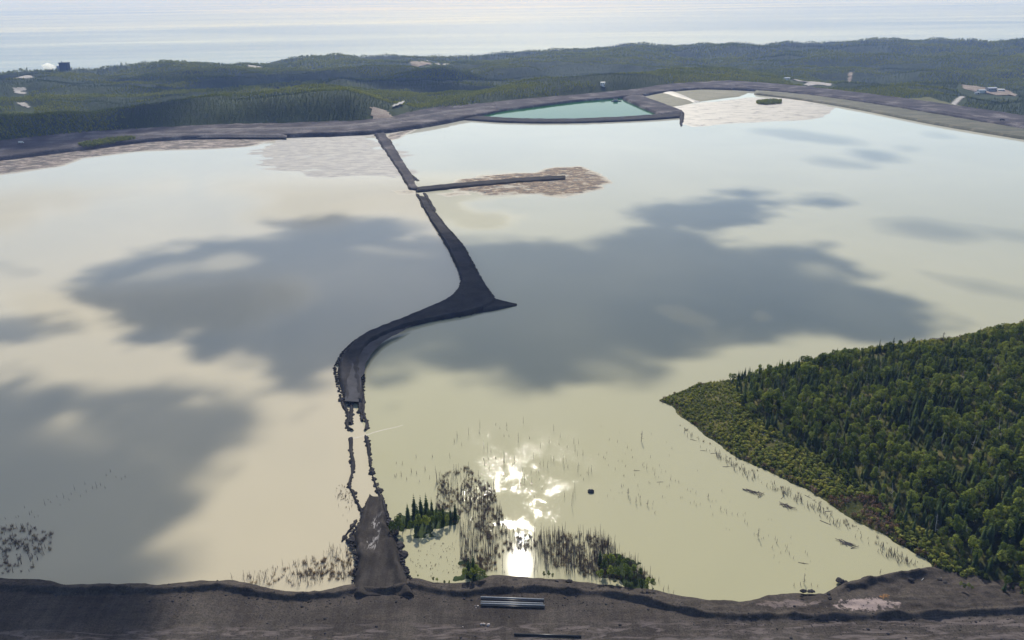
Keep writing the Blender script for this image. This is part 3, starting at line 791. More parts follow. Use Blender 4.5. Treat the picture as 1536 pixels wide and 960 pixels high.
# tiny lumps along the jagged right edge of the upper causeway
row_dike('ragged rock lumps along the right edge of the straight causeway', [(583, 210), (592, 226), (600, 240), (611, 256), (622, 270), (627, 271)], 2.6, 2.6)

# ------------------------------------------------------------------ wooded peninsula on the right
pen_px = [(988, 600), (1015, 590), (1045, 577), (1110, 567), (1180, 549), (1250, 532), (1310, 522), (1400, 510), (1440, 506), (1480, 494), (1536, 484), (1700, 470), (2100, 470),
          (2300, 700), (2000, 905), (1560, 900), (1480, 880), (1400, 862), (1388, 842), (1340, 812), (1290, 785), (1230, 748), (1170, 716), (1110, 690), (1060, 656), (1030, 630), (1003, 607)]
pen = wpoly(pen_px)
cell = 2.0
lo = pen.min(0) - 12; hi = pen.max(0) + 12
nx = int((hi[0] - lo[0]) / cell) + 1; ny = int((hi[1] - lo[1]) / cell) + 1
def pen_z(X, Y):
    s = sdf(pen, X, Y) + fbm(X / 14, Y / 14, 81, 4) * 7
    return np.where(s > 0, 0.30 * np.minimum(s, 5) + 0.13 * np.clip(s - 5, 0, 90), np.maximum(s * 0.3, -2.5)) + fbm(X / 30, Y / 30, 83, 3) * 2.5 * sstep(2, 20, s) + fbm(X / 4, Y / 4, 85, 3) * 0.5
X, Y = np.meshgrid(lo[0] + np.arange(nx) * cell, lo[1] + np.arange(ny) * cell, indexing='ij')
Z = pen_z(X, Y)
kf = (Z[:-1, :-1] > -2.0) | (Z[1:, 1:] > -2.0)
v, f = compact(np.stack([X, Y, Z], -1).reshape(-1, 3), grid_faces(nx, ny, kf))
tag(obj('peninsula_ground', mesh_np('peninsula_ground', v, f, M['shore_grass'], True)), kind='structure')

# ------------------------------------------------------------------ plant meshes
def broad_crown(seed, n=300, rad=2.3, hgt=5.5, z0=3.2, mat='leaf', leaf=0.75):
    r = random.Random(seed); mb = MB()
    lobes = []
    for i in range(9):
        a = r.uniform(0, 6.28); q = r.uniform(0.1, 0.62) * rad; hz = r.uniform(0.12, 0.85)
        taper = 1.0 if hz < 0.5 else 1.0 - (hz - 0.5) * 1.3
        lobes.append((Vector((math.cos(a) * q * taper, math.sin(a) * q * taper, z0 + hz * hgt)), r.uniform(0.42, 0.66) * rad * (0.65 + 0.35 * taper)))
    k = 0
    while k < n:
        c, R = r.choice(lobes)
        d = Vector((r.gauss(0, 1), r.gauss(0, 1), r.gauss(0.25, 1))).normalized()
        p = c + d * R * r.uniform(0.8, 1.08)
        k += 1
        if any((p - c2).length < R2 * 0.75 for c2, R2 in lobes if c2 is not c): continue
        nn = d + Vector((r.gauss(0, .5), r.gauss(0, .5), r.gauss(0.55, .4)))
        mb.quad(p, nn, leaf * r.uniform(0.7, 1.4), r.uniform(0.6, 1.0), r.uniform(0, 3), r.uniform(-.12, .05))
    return mb.mesh('crown', M[mat])

def conifer_crown(seed, hgt=10.0, rad=1.7, mat='needle', tiers=12, z0=0.9):
    r = random.Random(seed); mb = MB()
    for t in range(tiers):
        u = t / (tiers - 1); z = z0 + (hgt - z0) * (u ** 0.95) - 0.1
        R = rad * (1 - u) ** 0.85 * r.uniform(0.8, 1.15) + 0.12
        nb = max(5, int(11 * (1 - u) + 4))
        for b in range(nb):
            a = 6.283 * (b + r.uniform(-.3, .3)) / nb; L = R * r.uniform(0.7, 1.2); wd = 0.32 * R + 0.16
            ca, sa = math.cos(a), math.sin(a)
            dz = -L * r.uniform(0.2, 0.5)
            p0 = Vector((0, 0, z + 0.25)); p1 = Vector((ca * L * .6 - sa * wd, sa * L * .6 + ca * wd, z + dz * .6)); p2 = Vector((ca * L, sa * L, z + dz)); p3 = Vector((ca * L * .6 + sa * wd, sa * L * .6 - ca * wd, z + dz * .6))
            mb.add([p0, p1, p2, p3], [(0, 1, 2, 3)])
    return mb.mesh('crown', M[mat])

def trunk_mesh(seed, h, r0, mat, limbs=4):
    r = random.Random(seed); mb = MB()
    mb.tube((0, 0, -0.6), (0, 0, h * 0.6), r0, r0 * 0.6, 6); mb.tube((0, 0, h * 0.6), (r.uniform(-.2, .2), 0, h), r0 * 0.6, r0 * 0.2, 5)
    for i in range(limbs):
        a = r.uniform(0, 6.28); z = h * r.uniform(0.45, 0.8)
        mb.tube((0, 0, z), (math.cos(a) * 1.3, math.sin(a) * 1.3, z + 1.2), r0 * 0.4, r0 * 0.12, 4)
    return mb.mesh('trunk', mat)

BROAD = [(trunk_mesh(100 + i, 7.5, 0.16, M['pale_bark'] if i % 2 else M['bark']), broad_crown(200 + i, 420, random.uniform(1.9, 2.5), random.uniform(4.8, 6.6))) for i in range(6)]
CONIF = [(trunk_mesh(120 + i, 8.5, 0.15, M['bark'], 0), conifer_crown(300 + i, random.uniform(9, 12), random.uniform(1.4, 2.0))) for i in range(4)]
SHRUB = [broad_crown(400 + i, 110, 1.1, 1.3, 0.1, 'shrub', 0.6) for i in range(4)]
REDB = [broad_crown(420 + i, 90, 1.0, 1.6, 0.1, 'red_brush', 0.4) for i in range(2)]

def low_broad(seed):
    r = random.Random(seed); mb = MB()
    lobes = [(Vector((r.uniform(-1.5, 1.5), r.uniform(-1.5, 1.5), r.uniform(3.2, 7.2))), r.uniform(1.5, 2.3)) for i in range(5)]
    for i in range(64):
        c, R = r.choice(lobes); d = Vector((r.gauss(0, 1), r.gauss(0, 1), r.gauss(0.3, 1))).normalized()
        mb.quad(c + d * R * r.uniform(.6, 1.05), d + Vector((r.gauss(0, .5), r.gauss(0, .5), r.gauss(.6, .4))), r.uniform(1.2, 2.2), r.uniform(.6, 1), r.uniform(0, 3), -.15)
    mb.tube((0, 0, -1), (0, 0, 5), 0.2, 0.1, 4)
    return mb.mesh('far_broadleaf', M['far_leaf'])
def low_conif(seed):
    r = random.Random(seed); mb = MB(); h = r.uniform(9, 12)
    for t in range(7):
        u = t / 6; z = h * (.1 + .82 * u); R = 2.1 * (1 - u) + .25
        for b in range(6 - t // 2):
            a = r.uniform(0, 6.28); ca, sa = math.cos(a), math.sin(a); w = .45 * R + .15
            mb.add([(0, 0, z + .7), (ca * R * .6 - sa * w, sa * R * .6 + ca * w, z), (ca * R, sa * R, z - .3 * R), (ca * R * .6 + sa * w, sa * R * .6 - ca * w, z)], [(0, 1, 2, 3)])
    mb.tube((0, 0, -1), (0, 0, h), 0.16, 0.05, 4)
    return mb.mesh('far_conifer', M['needle'])

def snag_mesh(seed, h, branches=7, r0=0.125, lean=0.06, mat='snag', blen=1.1):
    r = random.Random(seed); mb = MB()
    lx = r.uniform(-lean, lean) * h; ly = r.uniform(-lean, lean) * h
    mid = Vector((lx * .4, ly * .4, h * .5)); top = Vector((lx, ly, h))
    mb.tube((0, 0, -0.8), mid, r0, r0 * .75, 5); mb.tube(mid, top, r0 * .75, r0 * .3, 5)
    for i in range(branches):
        u = r.uniform(0.15, 0.95); p = Vector((lx * u, ly * u, h * u)); a = r.uniform(0, 6.28); L = blen * (1.15 - u) * r.uniform(.6, 1.4)
        mb.tube(p, p + Vector((math.cos(a) * L, math.sin(a) * L, L * r.uniform(-.35, .5))), r0 * .45, r0 * .15, 3)
    return mb.mesh('dead_tree', M[mat])
SNAGS = [snag_mesh(500 + i, random.uniform(5, 9.5), random.randrange(2, 12)) for i in range(9)]
SHORT = [snag_mesh(540 + i, random.uniform(1.6, 3.8), random.randrange(1, 6), 0.15, 0.15, 'snag', 0.7) for i in range(6)]
DSPRUCE = [snag_mesh(560 + i, random.uniform(6, 9), 42, 0.16, 0.03, 'snag', 1.5) for i in range(3)]
DEADPALE = [snag_mesh(580 + i, random.uniform(8.5, 11), 10, 0.16, 0.12, 'white_wood', 1.6) for i in range(3)]
def brush_mesh(seed, n=26, h=1.8, mat='dead_brush', r0=0.038):
    r = random.Random(seed); mb = MB()
    for i in range(n):
        a = r.uniform(0, 6.28); q = r.uniform(0, .9); b = Vector((math.cos(a) * q * .6, math.sin(a) * q * .6, -0.2))
        t = b + Vector((math.cos(a) * r.uniform(.1, .8), math.sin(a) * r.uniform(.1, .8), h * r.uniform(.5, 1.2)))
        mb.tube(b, t, r0, r0 * .4, 3, False)
    return mb.mesh('dead_brush', M[mat])
M['reed'] = foliage('pale_reed', (0.16, 0.125, 0.085), (0.24, 0.19, 0.13), (0.34, 0.28, 0.2), trans=0.4)
BRUSH = [brush_mesh(600 + i) for i in range(4)] + [brush_mesh(610 + i, 30, 1.5, 'reed', .05) for i in range(2)]

# ------------------------------------------------------------------ scattering as one object
def scatter(name, meshes, pts, idx, scl, rot, label=None, cat=None):
    pc = bpy.data.collections.new(name + '_kinds')
    for i, m_ in enumerate(meshes):
        pc.objects.link(bpy.data.objects.new('%s_kind_%02d' % (name, i), m_))
    me = bpy.data.meshes.new(name); me.from_pydata(np.asarray(pts).tolist(), [], [])
    for an, ty, dat in (('k', 'INT', idx), ('s', 'FLOAT', scl), ('r', 'FLOAT', rot)):
        at = me.attributes.new(an, ty, 'POINT'); at.data.foreach_set('value', np.asarray(dat).astype(np.int32 if ty == 'INT' else np.float32))
    o = obj(name, me); o['kind'] = 'stuff'
    if label: o['label'] = label; o['category'] = cat
    ng = bpy.data.node_groups.new(name + '_scatter', 'GeometryNodeTree')
    ng.interface.new_socket('Geometry', in_out='INPUT', socket_type='NodeSocketGeometry')
    ng.interface.new_socket('Geometry', in_out='OUTPUT', socket_type='NodeSocketGeometry')
    n, l = ng.nodes, ng.links
    gi = n.new('NodeGroupInput'); go = n.new('NodeGroupOutput')
    ci = n.new('GeometryNodeCollectionInfo'); ci.inputs['Collection'].default_value = pc
    ci.inputs['Separate Children'].default_value = True; ci.inputs['Reset Children'].default_value = True
    ip = n.new('GeometryNodeInstanceOnPoints'); ip.inputs['Pick Instance'].default_value = True
    def na(nm, ty):
        a = n.new('GeometryNodeInputNamedAttribute'); a.data_type = ty; a.inputs['Name'].default_value = nm; return a.outputs['Attribute']
    cx = n.new('ShaderNodeCombineXYZ'); l.new(na('r', 'FLOAT'), cx.inputs[2])
    l.new(gi.outputs[0], ip.inputs['Points']); l.new(ci.outputs[0], ip.inputs['Instance'])
    l.new(na('k', 'INT'), ip.inputs['Instance Index']); l.new(cx.outputs[0], ip.inputs['Rotation']); l.new(na('s', 'FLOAT'), ip.inputs['Scale'])
    l.new(ip.outputs[0], go.inputs[0])
    md = o.modifiers.new('scatter', 'NODES'); md.node_group = ng
    return o

def jitter_grid(x0, x1, y0, y1, sp):
    gx, gy = np.meshgrid(np.arange(x0, x1, sp), np.arange(y0, y1, sp), indexing='ij')
    gx = gx + rng.uniform(-.48, .48, gx.shape) * sp; gy = gy + rng.uniform(-.48, .48, gy.shape) * sp
    return gx.ravel(), gy.ravel()

def to_px(X, Y, Z):
    d = np.stack([X, Y, Z - H], -1) @ R3
    return 768 + FPX * d[:, 0] / -d[:, 2], 480 - FPX * d[:, 1] / -d[:, 2]

# far forest over the hills
CLEAR = [  # (px polygon, material, name): openings in the far forest
    ([(1187, 118), (1205, 117), (1228, 120), (1248, 122), (1246, 126), (1222, 126), (1212, 129), (1206, 128), (1212, 124), (1190, 122)], 'road_gravel', 'pale_clearing'),
    ([(1440, 131), (1465, 129), (1500, 130), (1525, 136), (1520, 141), (1470, 141), (1445, 137)], 'clearing', 'yard'),
    ([(556, 172), (580, 171), (592, 174), (585, 179), (558, 178)], 'clearing', 'bare_clearing'),
    ([(566, 181), (590, 180), (588, 184), (568, 185)], 'water_left', 'small_pond'),
    ([(598, 156), (608, 153), (604, 157), (593, 161), (588, 162), (592, 159)], 'puddle', 'small_pond'),
    ([(614, 92), (640, 90), (648, 94), (618, 97)], 'clearing', 'bare_clearing'),
    ([(638, 86), (642, 86), (660, 96), (676, 103), (668, 106), (655, 98)], 'road_gravel', 'pale_road'),
    ([(24, 155), (40, 156), (46, 159), (42, 160), (28, 158)], 'road_gravel', 'pale_road'),
    ([(1340, 150), (1395, 148), (1430, 157), (1480, 168), (1536, 178), (1536, 183), (1440, 170), (1370, 160)], 'meadow', 'meadow'),
    ([(1425, 158), (1437, 148), (1444, 143), (1447, 145), (1440, 150), (1432, 158)], 'road_gravel', 'pale_road'),
    ([(1272, 115), (1276, 112), (1278, 114), (1276, 122), (1273, 122)], 'clearing', 'bare_clearing'),
    ([(20, 137), (40, 136), (40, 139), (22, 139)], 'road_gravel', 'pale_clearing'),
    ([(16, 114), (48, 113), (50, 116), (20, 117)], 'road_gravel', 'pale_clearing'),
    ([(372, 100), (392, 99), (392, 103), (374, 103)], 'road_gravel', 'pale_clearing'),
]
def ray_hit(px, py, up=0.0):
    d = ray(px, py); h = math.hypot(d[0], d[1])
    Dv = np.linspace(1300, 7000, 3000)
    x = d[0] / h * Dv; y = d[1] / h * Dv; zr = H + d[2] / h * Dv
    zt = terrain_z(x, y) + up
    hit = (zr < zt) & (zt > -13 + up) if py > 150 else (zr < zt) & (Dv > 1900)
    if not hit.any(): hit = Dv > np.interp(math.atan2(d[0], d[1]), _az, _K[:, 6, 0]) - 60      # grazes the far ridge
    k = np.argmax(hit)
    return np.array([x[k], y[k], zt[k]])
clear_w = []
for pts, mt, nm in CLEAR:
    c0 = np.mean(np.array(pts, float), 0); hc = ray_hit(*c0)
    w = np.array([P(a, b, hc[2]) for a, b in pts]); clear_w.append(w)
    # drape a fine sheet over the ground
    lo_ = w.min(0); hi_ = w.max(0); c_ = max(6.0, (hi_[0] - lo_[0]) / 40)
    c2_ = max(6.0, (hi_[1] - lo_[1]) / 40)
    gx, gy = np.meshgrid(np.arange(lo_[0] - c_, hi_[0] + 2 * c_, c_), np.arange(lo_[1] - c2_, hi_[1] + 2 * c2_, c2_), indexing='ij')
    s_ = sdf(w, gx, gy)
    kk = (s_[:-1, :-1] > -c_ * .4) & (s_[1:, 1:] > -c_ * .4)
    if not kk.any(): continue
    gz = terrain_z(gx, gy) + 1.5
    if 'pond' in nm: gz = gz * 0 + np.median(w[:, 2]) + 3.5
    vv, ff = compact(np.stack([gx, gy, gz], -1).reshape(-1, 3), grid_faces(*gx.shape, kk))
    tag(obj(nm, mesh_np(nm, vv, ff, M[mt])), kind='structure')

def far_forest():
    out = []
    for d0, d1, sp, sc in ((1100, 2700, 6.3, 0.72), (2700, 4200, 9.5, 0.95), (4200, 6000, 16.0, 1.55)):
        x, y = jitter_grid(-4300, 4300, 1000, 6000, sp)
        D = np.hypot(x, y); az = np.arctan2(x, y)
        D0 = np.interp(az, _az, _K[:, 1, 0]); D4 = np.interp(az, _az, _K[:, 6, 0])
        ok = (D > d0) & (D <= d1) & (az > math.radians(-38)) & (az < math.radians(39)) & (D > D0 + 14) & (D < D4 * 1.06)
        x, y = x[ok], y[ok]
        z = terrain_z(x, y)
        for w in clear_w:
            c = w.mean(0); near = (np.abs(x - c[0]) < 300) & (np.abs(y - c[1]) < 900)
            # keep the sight line to the opening free as well
            bad = np.zeros(len(x), bool)
            if near.any():
                for q_ in (0, 35, 70, 105): bad[near] |= sdf(w, x[near] + q_ * c[0] / np.hypot(c[0], c[1]), y[near] + q_ * c[1] / np.hypot(c[0], c[1])) > -6
            x, y, z = x[~bad], y[~bad], z[~bad]
        s = sc * rng.uniform(0.6, 1.15, len(x))
        g_ = 25.0; slope = (terrain_z(x * (1 + g_ / np.hypot(x, y)), y * (1 + g_ / np.hypot(x, y))) - z) / g_
        cn = fbm(x / 330, y / 260, 91, 4) * 1.6 + rng.uniform(-.09, .09, len(x)) - np.clip(slope, -.2, .3) * .45     # dark conifers on camera-facing slopes stand in for their shade
        k = np.where(cn > -0.07, rng.integers(0, 3, len(x)), 3 + rng.integers(0, 3, len(x)))
        s = s * np.where(k >= 3, .78, 1.0)
        out.append((np.stack([x, y, z - 0.5], -1), k, s))
    p = np.concatenate([o[0] for o in out]); k = np.concatenate([o[1] for o in out]); s = np.concatenate([o[2] for o in out])
    return p, k, s
fp, fk, fs = far_forest()
LOWM = [low_broad(700 + i) for i in range(3)] + [low_conif(720 + i) for i in range(3)]
scatter('forest', LOWM, fp, fk, fs, rng.uniform(0, 6.28, len(fp)), 'dark mixed forest covering the hills between pond and lake', 'forest')
print('far trees', len(fp))

# reeds and brush strip between dike and beach on the left, and on the pale flat
def strip(name, px, z, sp, meshes, sc, label, cat):
    w = wpoly(px, 0); x, y = jitter_grid(w[:, 0].min(), w[:, 0].max(), w[:, 1].min(), w[:, 1].max(), sp)
    ok = sdf(w, x, y) > 0; x, y = x[ok], y[ok]
    return scatter(name, meshes, np.stack([x, y, np.full(len(x), z)], -1), rng.integers(0, len(meshes), len(x)), sc * rng.uniform(.6, 1.2, len(x)), rng.uniform(0, 6, len(x)), label, cat)
strip('thicket', [(118, 222), (160, 215), (200, 211), (205, 214), (165, 221), (125, 226)], 4.5, 3.5, LOWM[:3], 0.8, 'dark green thicket at the foot of the far left dike', 'thicket')
strip('thicket', [(1134, 154), (1150, 151), (1172, 152), (1172, 156), (1150, 158), (1136, 157)], 0.2, 3.0, LOWM[:3], 0.7, 'dark clump of bushes on the pale tailings flat', 'thicket')

# ------------------------------------------------------------------ trees of the peninsula
forest_px = [(1098, 572), (1180, 556), (1250, 541), (1320, 531), (1390, 528), (1450, 517), (1536, 497), (1700, 482), (2050, 480), (2200, 700), (1950, 880), (1600, 905), (1540, 903), (1490, 880), (1440, 848), (1395, 815),
             (1350, 792), (1310, 760), (1260, 722), (1205, 690), (1150, 655), (1108, 622)]
fw = wpoly(forest_px)
x, y = jitter_grid(fw[:, 0].min(), fw[:, 0].max(), fw[:, 1].min(), fw[:, 1].max(), 4.1)
s_ = sdf(fw, x, y) + fbm(x / 15, y / 15, 93, 3) * 10
ok = s_ > 0; x, y, s_ = x[ok], y[ok], s_[ok]
gap = fbm(x / 18, y / 18, 95, 3)
gw = wpoly([(1296, 535), (1330, 540), (1335, 552), (1300, 548)])
ok = (gap > -0.3) & (sdf(gw, x, y) < 0); x, y, s_ = x[ok], y[ok], s_[ok]
z = pen_z(x, y)
px_, py_ = to_px(x, y, z + 5)
con = (fbm(x / 22, y / 22, 97, 3) + rng.uniform(-.25, .25, len(x)) + np.where(s_ < 6, .1, 0)) > 0.09
scl = (0.55 + 0.85 * rng.uniform(0, 1, len(x)) ** 1.3) * (1 + fbm(x / 25, y / 25, 98, 3) * .7) * np.where(s_ < 8, 0.8, 1.0) * np.where(con, 0.92, 1.0)
dist = np.sqrt(x ** 2 + y ** 2 + (H - z) ** 2)
inview = (px_ > -5) & (px_ < 1540) & (py_ > 470) & (py_ < 962)
single = np.zeros(len(x), bool)
for cls in (False, True):
    c = np.where((con == cls) & inview)[0]
    c = c[np.argsort(dist[c])][:300]
    single[c] = True
def tree(kind, p, sc, label, group, rz=None, sz=None, cat='tree'):
    nm, (tm, cm) = ('broadleaf_tree', BROAD[random.randrange(6)]) if kind == 'b' else ('spruce_tree', CONIF[random.randrange(4)])
    o = empty(nm, p, random.uniform(0, 6.28) if rz is None else rz, sc)
    if sz: o.scale = (sc, sc, sz)
    obj('trunk', tm, o); obj('crown', cm, o)
    return tag(o, label, cat, group)
for i in np.where(single)[0]:
    tree('c' if con[i] else 'b', (x[i], y[i], z[i] - 0.2), float(scl[i]),
         'dark pointed spruce in the near part of the wooded peninsula' if con[i] else 'round leafy green tree in the near part of the wooded peninsula',
         'spruces of the wooded peninsula' if con[i] else 'leafy trees of the wooded peninsula')
def whole(pair, nm):
    a, b = pair
    bm = bmesh.new(); bm.from_mesh(a); n0 = len(bm.faces); bm.from_mesh(b); bm.faces.ensure_lookup_table()
    for fc in bm.faces[n0:]: fc.material_index = 1
    me = bpy.data.meshes.new(nm); bm.to_mesh(me); bm.free()
    me.materials.append(a.materials[0]); me.materials.append(b.materials[0])
    return me
WHOLE = [whole(p_, 'tree') for p_ in BROAD] + [whole(p_, 'tree') for p_ in CONIF]
r_ = ~single
kk = np.where(con[r_], 6 + rng.integers(0, 4, r_.sum()), rng.integers(0, 6, r_.sum()))
scatter('woodland', WHOLE, np.stack([x[r_], y[r_], z[r_] - 0.2], -1), kk, scl[r_], rng.uniform(0, 6.28, r_.sum()), 'dense mixed woodland on the farther part of the peninsula', 'woodland')
print('peninsula trees', len(x), single.sum())

dz_i = rng.choice(np.where(inview)[0], 70, replace=False)
for i in dz_i:
    o = obj('dead_tree', DEADPALE[random.randrange(3)], None, (x[i] + 1.5, y[i] - 1.5, z[i])); o.rotation_euler = (random.gauss(0, .08), random.gauss(0, .08), random.uniform(0, 6)); o.scale = (random.uniform(.8, 1.15),) * 3
    tag(o, 'bleached dead trunk poking out of the wooded peninsula', 'dead tree', 'bleached trunks in the woods')
# shrubs on the shore band of the peninsula
x, y = jitter_grid(pen[:, 0].min(), fw[:, 0].max(), pen[:, 1].min(), pen[:, 1].max(), 1.7)
z = pen_z(x, y); px_, py_ = to_px(x, y, z)
ok = (sdf(fw, x, y) < 3) & (z > 0.25) & (px_ < 1560) & (py_ < 945) & (fbm(x / 12, y / 12, 99, 4) > -0.2)
dz_ = dam_z(x, y); ok &= (z > dz_ + 0.1)
x, y, z, px_, py_ = x[ok], y[ok], z[ok], px_[ok], py_[ok]
red = (px_ > 1240) & (px_ < 1345) & (py_ > 745) & (py_ < 805) & (rng.uniform(0, 1, len(x)) < .8)
red |= (z < 0.9) & (rng.uniform(0, 1, len(x)) < .45)
k = np.where(red, 4 + rng.integers(0, 2, len(x)), rng.integers(0, 4, len(x)))
sc_ = rng.uniform(.35, 1.5, len(x)) * np.where(px_ < 1100, .7, 1.0)
scatter('shrubs', SHRUB + REDB, np.stack([x, y, z - .1], -1), k, sc_, rng.uniform(0, 6, len(x)), 'low green and reddish shrubs along the peninsula shore', 'shrubs')
print('shrubs', len(x))

# a few individual trees that stand out on the far edge of the peninsula
def ground_at(px, py):
    q = P(px, py, 0)
    for _ in range(8):
        zz_ = float(pen_z(np.array([q[0]]), np.array([q[1]]))[0]); q = P(px, py, max(zz_, 0))
    return q
for k_, (a, b, knd, sc) in enumerate([(1112, 568, 'c', .55), (1117, 566, 'c', .75), (1144, 565, 'c', .7), (1149, 564, 'b', .7), (1163, 563, 'c', .7), (1168, 562, 'c', .8)]):
    tree(knd, ground_at(a, b), sc, 'small dark tree standing out on the far shore near the peninsula tip', 'trees on the far edge of the peninsula tip')
for a, b in [(1308, 531), (1314, 530), (1320, 529), (1328, 528), (1336, 528), (1345, 526), (1352, 525), (1362, 523), (1370, 522), (1378, 521)]:
    tree('c', ground_at(a, b), random.uniform(.55, .85), 'dark spruce in the row on the far edge of the peninsula', 'spruce row on the far edge of the peninsula')
tree('c', ground_at(1438, 517), .75, 'lone dark spruce right of the bare dead tree', None)

scatter('loose_stones', STONES, np.stack([gx_, gy_, dam_z(gx_, gy_)], -1), rng.integers(0, 2, 2600), rng.uniform(.08, .32, 2600) * (1 + (rng.uniform(0, 1, 2600) < .06) * 1.2), rng.uniform(0, 6, 2600), 'loose dark stones scattered over the near dam', 'stones')
scatter('riprap', STONES, ce, rng.integers(0, 2, len(ce)), rng.uniform(.25, .95, len(ce)), rng.uniform(0, 6, len(ce)), 'dark loose rocks lining the edges of the curved causeway', 'rocks')
# ------------------------------------------------------------------ live trees and bushes by the ramp and the dam
def islet(name, px, zmax, seed):
    return flat_field(name, px, 1.0, 6.0, zmax * .6, 1.2, 8, M['forest_floor'], seed=seed)
islet('islet', [(592, 792), (606, 768), (640, 764), (674, 774), (684, 782), (655, 792), (620, 800)], 0.6, 101)
for (a, b, knd, sc) in [(612, 777, 'c', .8), (622, 771, 'c', .9), (632, 773, 'c', .95), (640, 770, 'c', 1.0), (648, 772, 'c', .95), (655, 778, 'c', .8), (627, 783, 'c', .8), (606, 790, 'c', .55),
                        (665, 782, 'c', .75), (676, 781, 'c', .85), (683, 778, 'c', .7), (598, 797, 'b', .55), (590, 803, 'b', .6), (604, 801, 'b', .55), (616, 797, 'b', .6), (628, 796, 'b', .65), (640, 794, 'b', .6), (650, 791, 'b', .6), (660, 789, 'b', .55), (671, 787, 'b', .5), (645, 783, 'b', .6), (600, 783, 'b', .5)]:
    p = P(a, b, 0.2)
    tree(knd, p, sc * (1.2 if knd == 'c' else 1.7) * random.uniform(.8, 1.15), 'dark spruce in the clump right of the ramp end' if knd == 'c' else 'low leafy bush at the foot of the clump by the ramp end', 'spruces of the clump by the ramp' if knd == 'c' else 'bushes of the clump by the ramp')
islet('islet', [(690, 868), (700, 850), (725, 850), (735, 868), (715, 878)], 0.7, 103)
for (a, b, knd, sc) in [(703, 862, 'c', .75), (710, 858, 'c', .8), (698, 868, 'b', .6), (708, 871, 'b', .65), (719, 869, 'b', .6), (726, 870, 'b', .5), (714, 862, 'b', .6)]:
    tree(knd, P(a, b, .6), sc * 1.3, 'dark spruce in the bush clump at the dam left of the sun glint' if knd == 'c' else 'leafy bush in the clump at the dam left of the sun glint', 'clump left of the glint')
islet('islet', [(895, 872), (900, 835), (930, 830), (965, 850), (985, 875), (960, 885), (920, 878)], 0.6, 105)
for (a, b, knd, sc) in [(900, 846, 'c', .6), (908, 845, 'b', .55), (918, 850, 'b', .65), (928, 853, 'b', .7), (940, 854, 'b', .65), (905, 860, 'b', .7), (915, 868, 'b', .7), (926, 868, 'b', .65), (938, 866, 'b', .7), (950, 862, 'b', .6), (900, 872, 'b', .6), (960, 866, 'b', .5), (946, 872, 'b', .5)]:
    tree(knd, P(a, b, .5), sc * 1.3, 'dark spruce in the bush clump at the dam right of the sun glint' if knd == 'c' else 'leafy bush in the clump at the dam right of the sun glint', 'clump right of the glint' if knd == 'b' else None)
for (a, b, sc) in [(963, 882, .6), (971, 880, .65), (979, 882, .6), (970, 886, .55)]:
    tree('b', P(a, b, 1.0), sc, 'round dark bush at the right end of the bushes along the dam', 'round bush clump on the dam edge')
for (a, b, sc) in [(816, 866, .4), (823, 866, .45), (829, 867, .35)]:
    tree('b', P(a, b, 1.0), sc, 'small dark bush on the dam edge right of the sun glint', 'small bushes beside the glint')
for (a, b, sc) in [(650, 872, .32), (656, 873, .3), (667, 877, .3), (674, 877, .28), (627, 866, .22)]:
    tree('b', P(a, b, .8), sc, 'tiny green bush on the dam edge right of the ramp', 'tiny bushes right of the ramp')
for (a, b, sc) in [(1440, 880, .35), (1446, 884, .4), (1452, 882, .35), (1457, 885, .3)]:
    tree('b', P(a, b, 3.0), sc, 'yellowish green bush on the grey bench at lower right', 'bushes on the lower right bench')

# ------------------------------------------------------------------ drowned dead trees
cand = []      # px, py, set, scale, label, group, cat
def region(pts, n, kinds, smin, smax, label, group, thin=None):
    pts = np.array(pts, float)
    lo_ = pts.min(0); hi_ = pts.max(0); got = 0; tries = 0
    while got < n and tries < n * 40:
        tries += 1
        a = random.uniform(lo_[0], hi_[0]); b = random.uniform(lo_[1], hi_[1])
        if sdf(np.c_[pts, np.zeros(len(pts))], np.array([a]), np.array([b]))[0] < 0: continue
        if fbm(np.array([a / 26]), np.array([b / 26]), 111, 3)[0] < -0.08 and random.random() < .85: continue
        if thin and thin(a, b) and random.random() < .7: continue
        cand.append((a, b, random.choice(kinds), random.uniform(smin, smax), label, group)); got += 1
hot = lambda a, b: ((a - 780) / 36) ** 2 + ((b - 850) / 26) ** 2 < 1 or ((a - 640) / 42) ** 2 + ((b - 830) / 30) ** 2 < 1
NS = list(SNAGS)
region([(655, 715), (700, 700), (742, 735), (760, 790), (800, 806), (850, 800), (900, 805), (950, 845), (985, 872), (900, 868), (830, 858), (790, 862), (735, 858), (690, 852), (688, 790), (655, 770)], 950, NS + SHORT[:2], .55, 1.05,
       'thin bare dead tree in the dense drowned stand above the dam', 'drowned stand above the dam', hot)
region([(800, 800), (900, 805), (960, 850), (890, 866), (820, 858)], 300, NS, .6, 1.1, 'thin bare dead tree in the dense drowned stand above the dam', 'drowned stand above the dam', hot)
region([(335, 872), (430, 845), (500, 822), (530, 822), (530, 868), (440, 882)], 230, SHORT + NS[:3], .45, .9, 'dead stem in the drowned thicket left of the ramp', 'drowned thicket left of the ramp')
region([(690, 640), (760, 625), (860, 650), (900, 720), (890, 770), (800, 760), (720, 720), (660, 690)], 75, NS + SHORT, .5, .95, 'bare dead tree standing in the glittering water', 'dead trees in the glitter')
region([(585, 690), (650, 670), (660, 740), (600, 745)], 16, SHORT, .6, 1.0, 'short dead stem in the open water above the spruce clump', 'stems above the spruce clump')
region([(595, 812), (685, 800), (690, 860), (630, 868)], 45, SHORT, .2, .5, 'stub or tuft in the small yellow pool right of the ramp', 'stubs in the yellow pool')
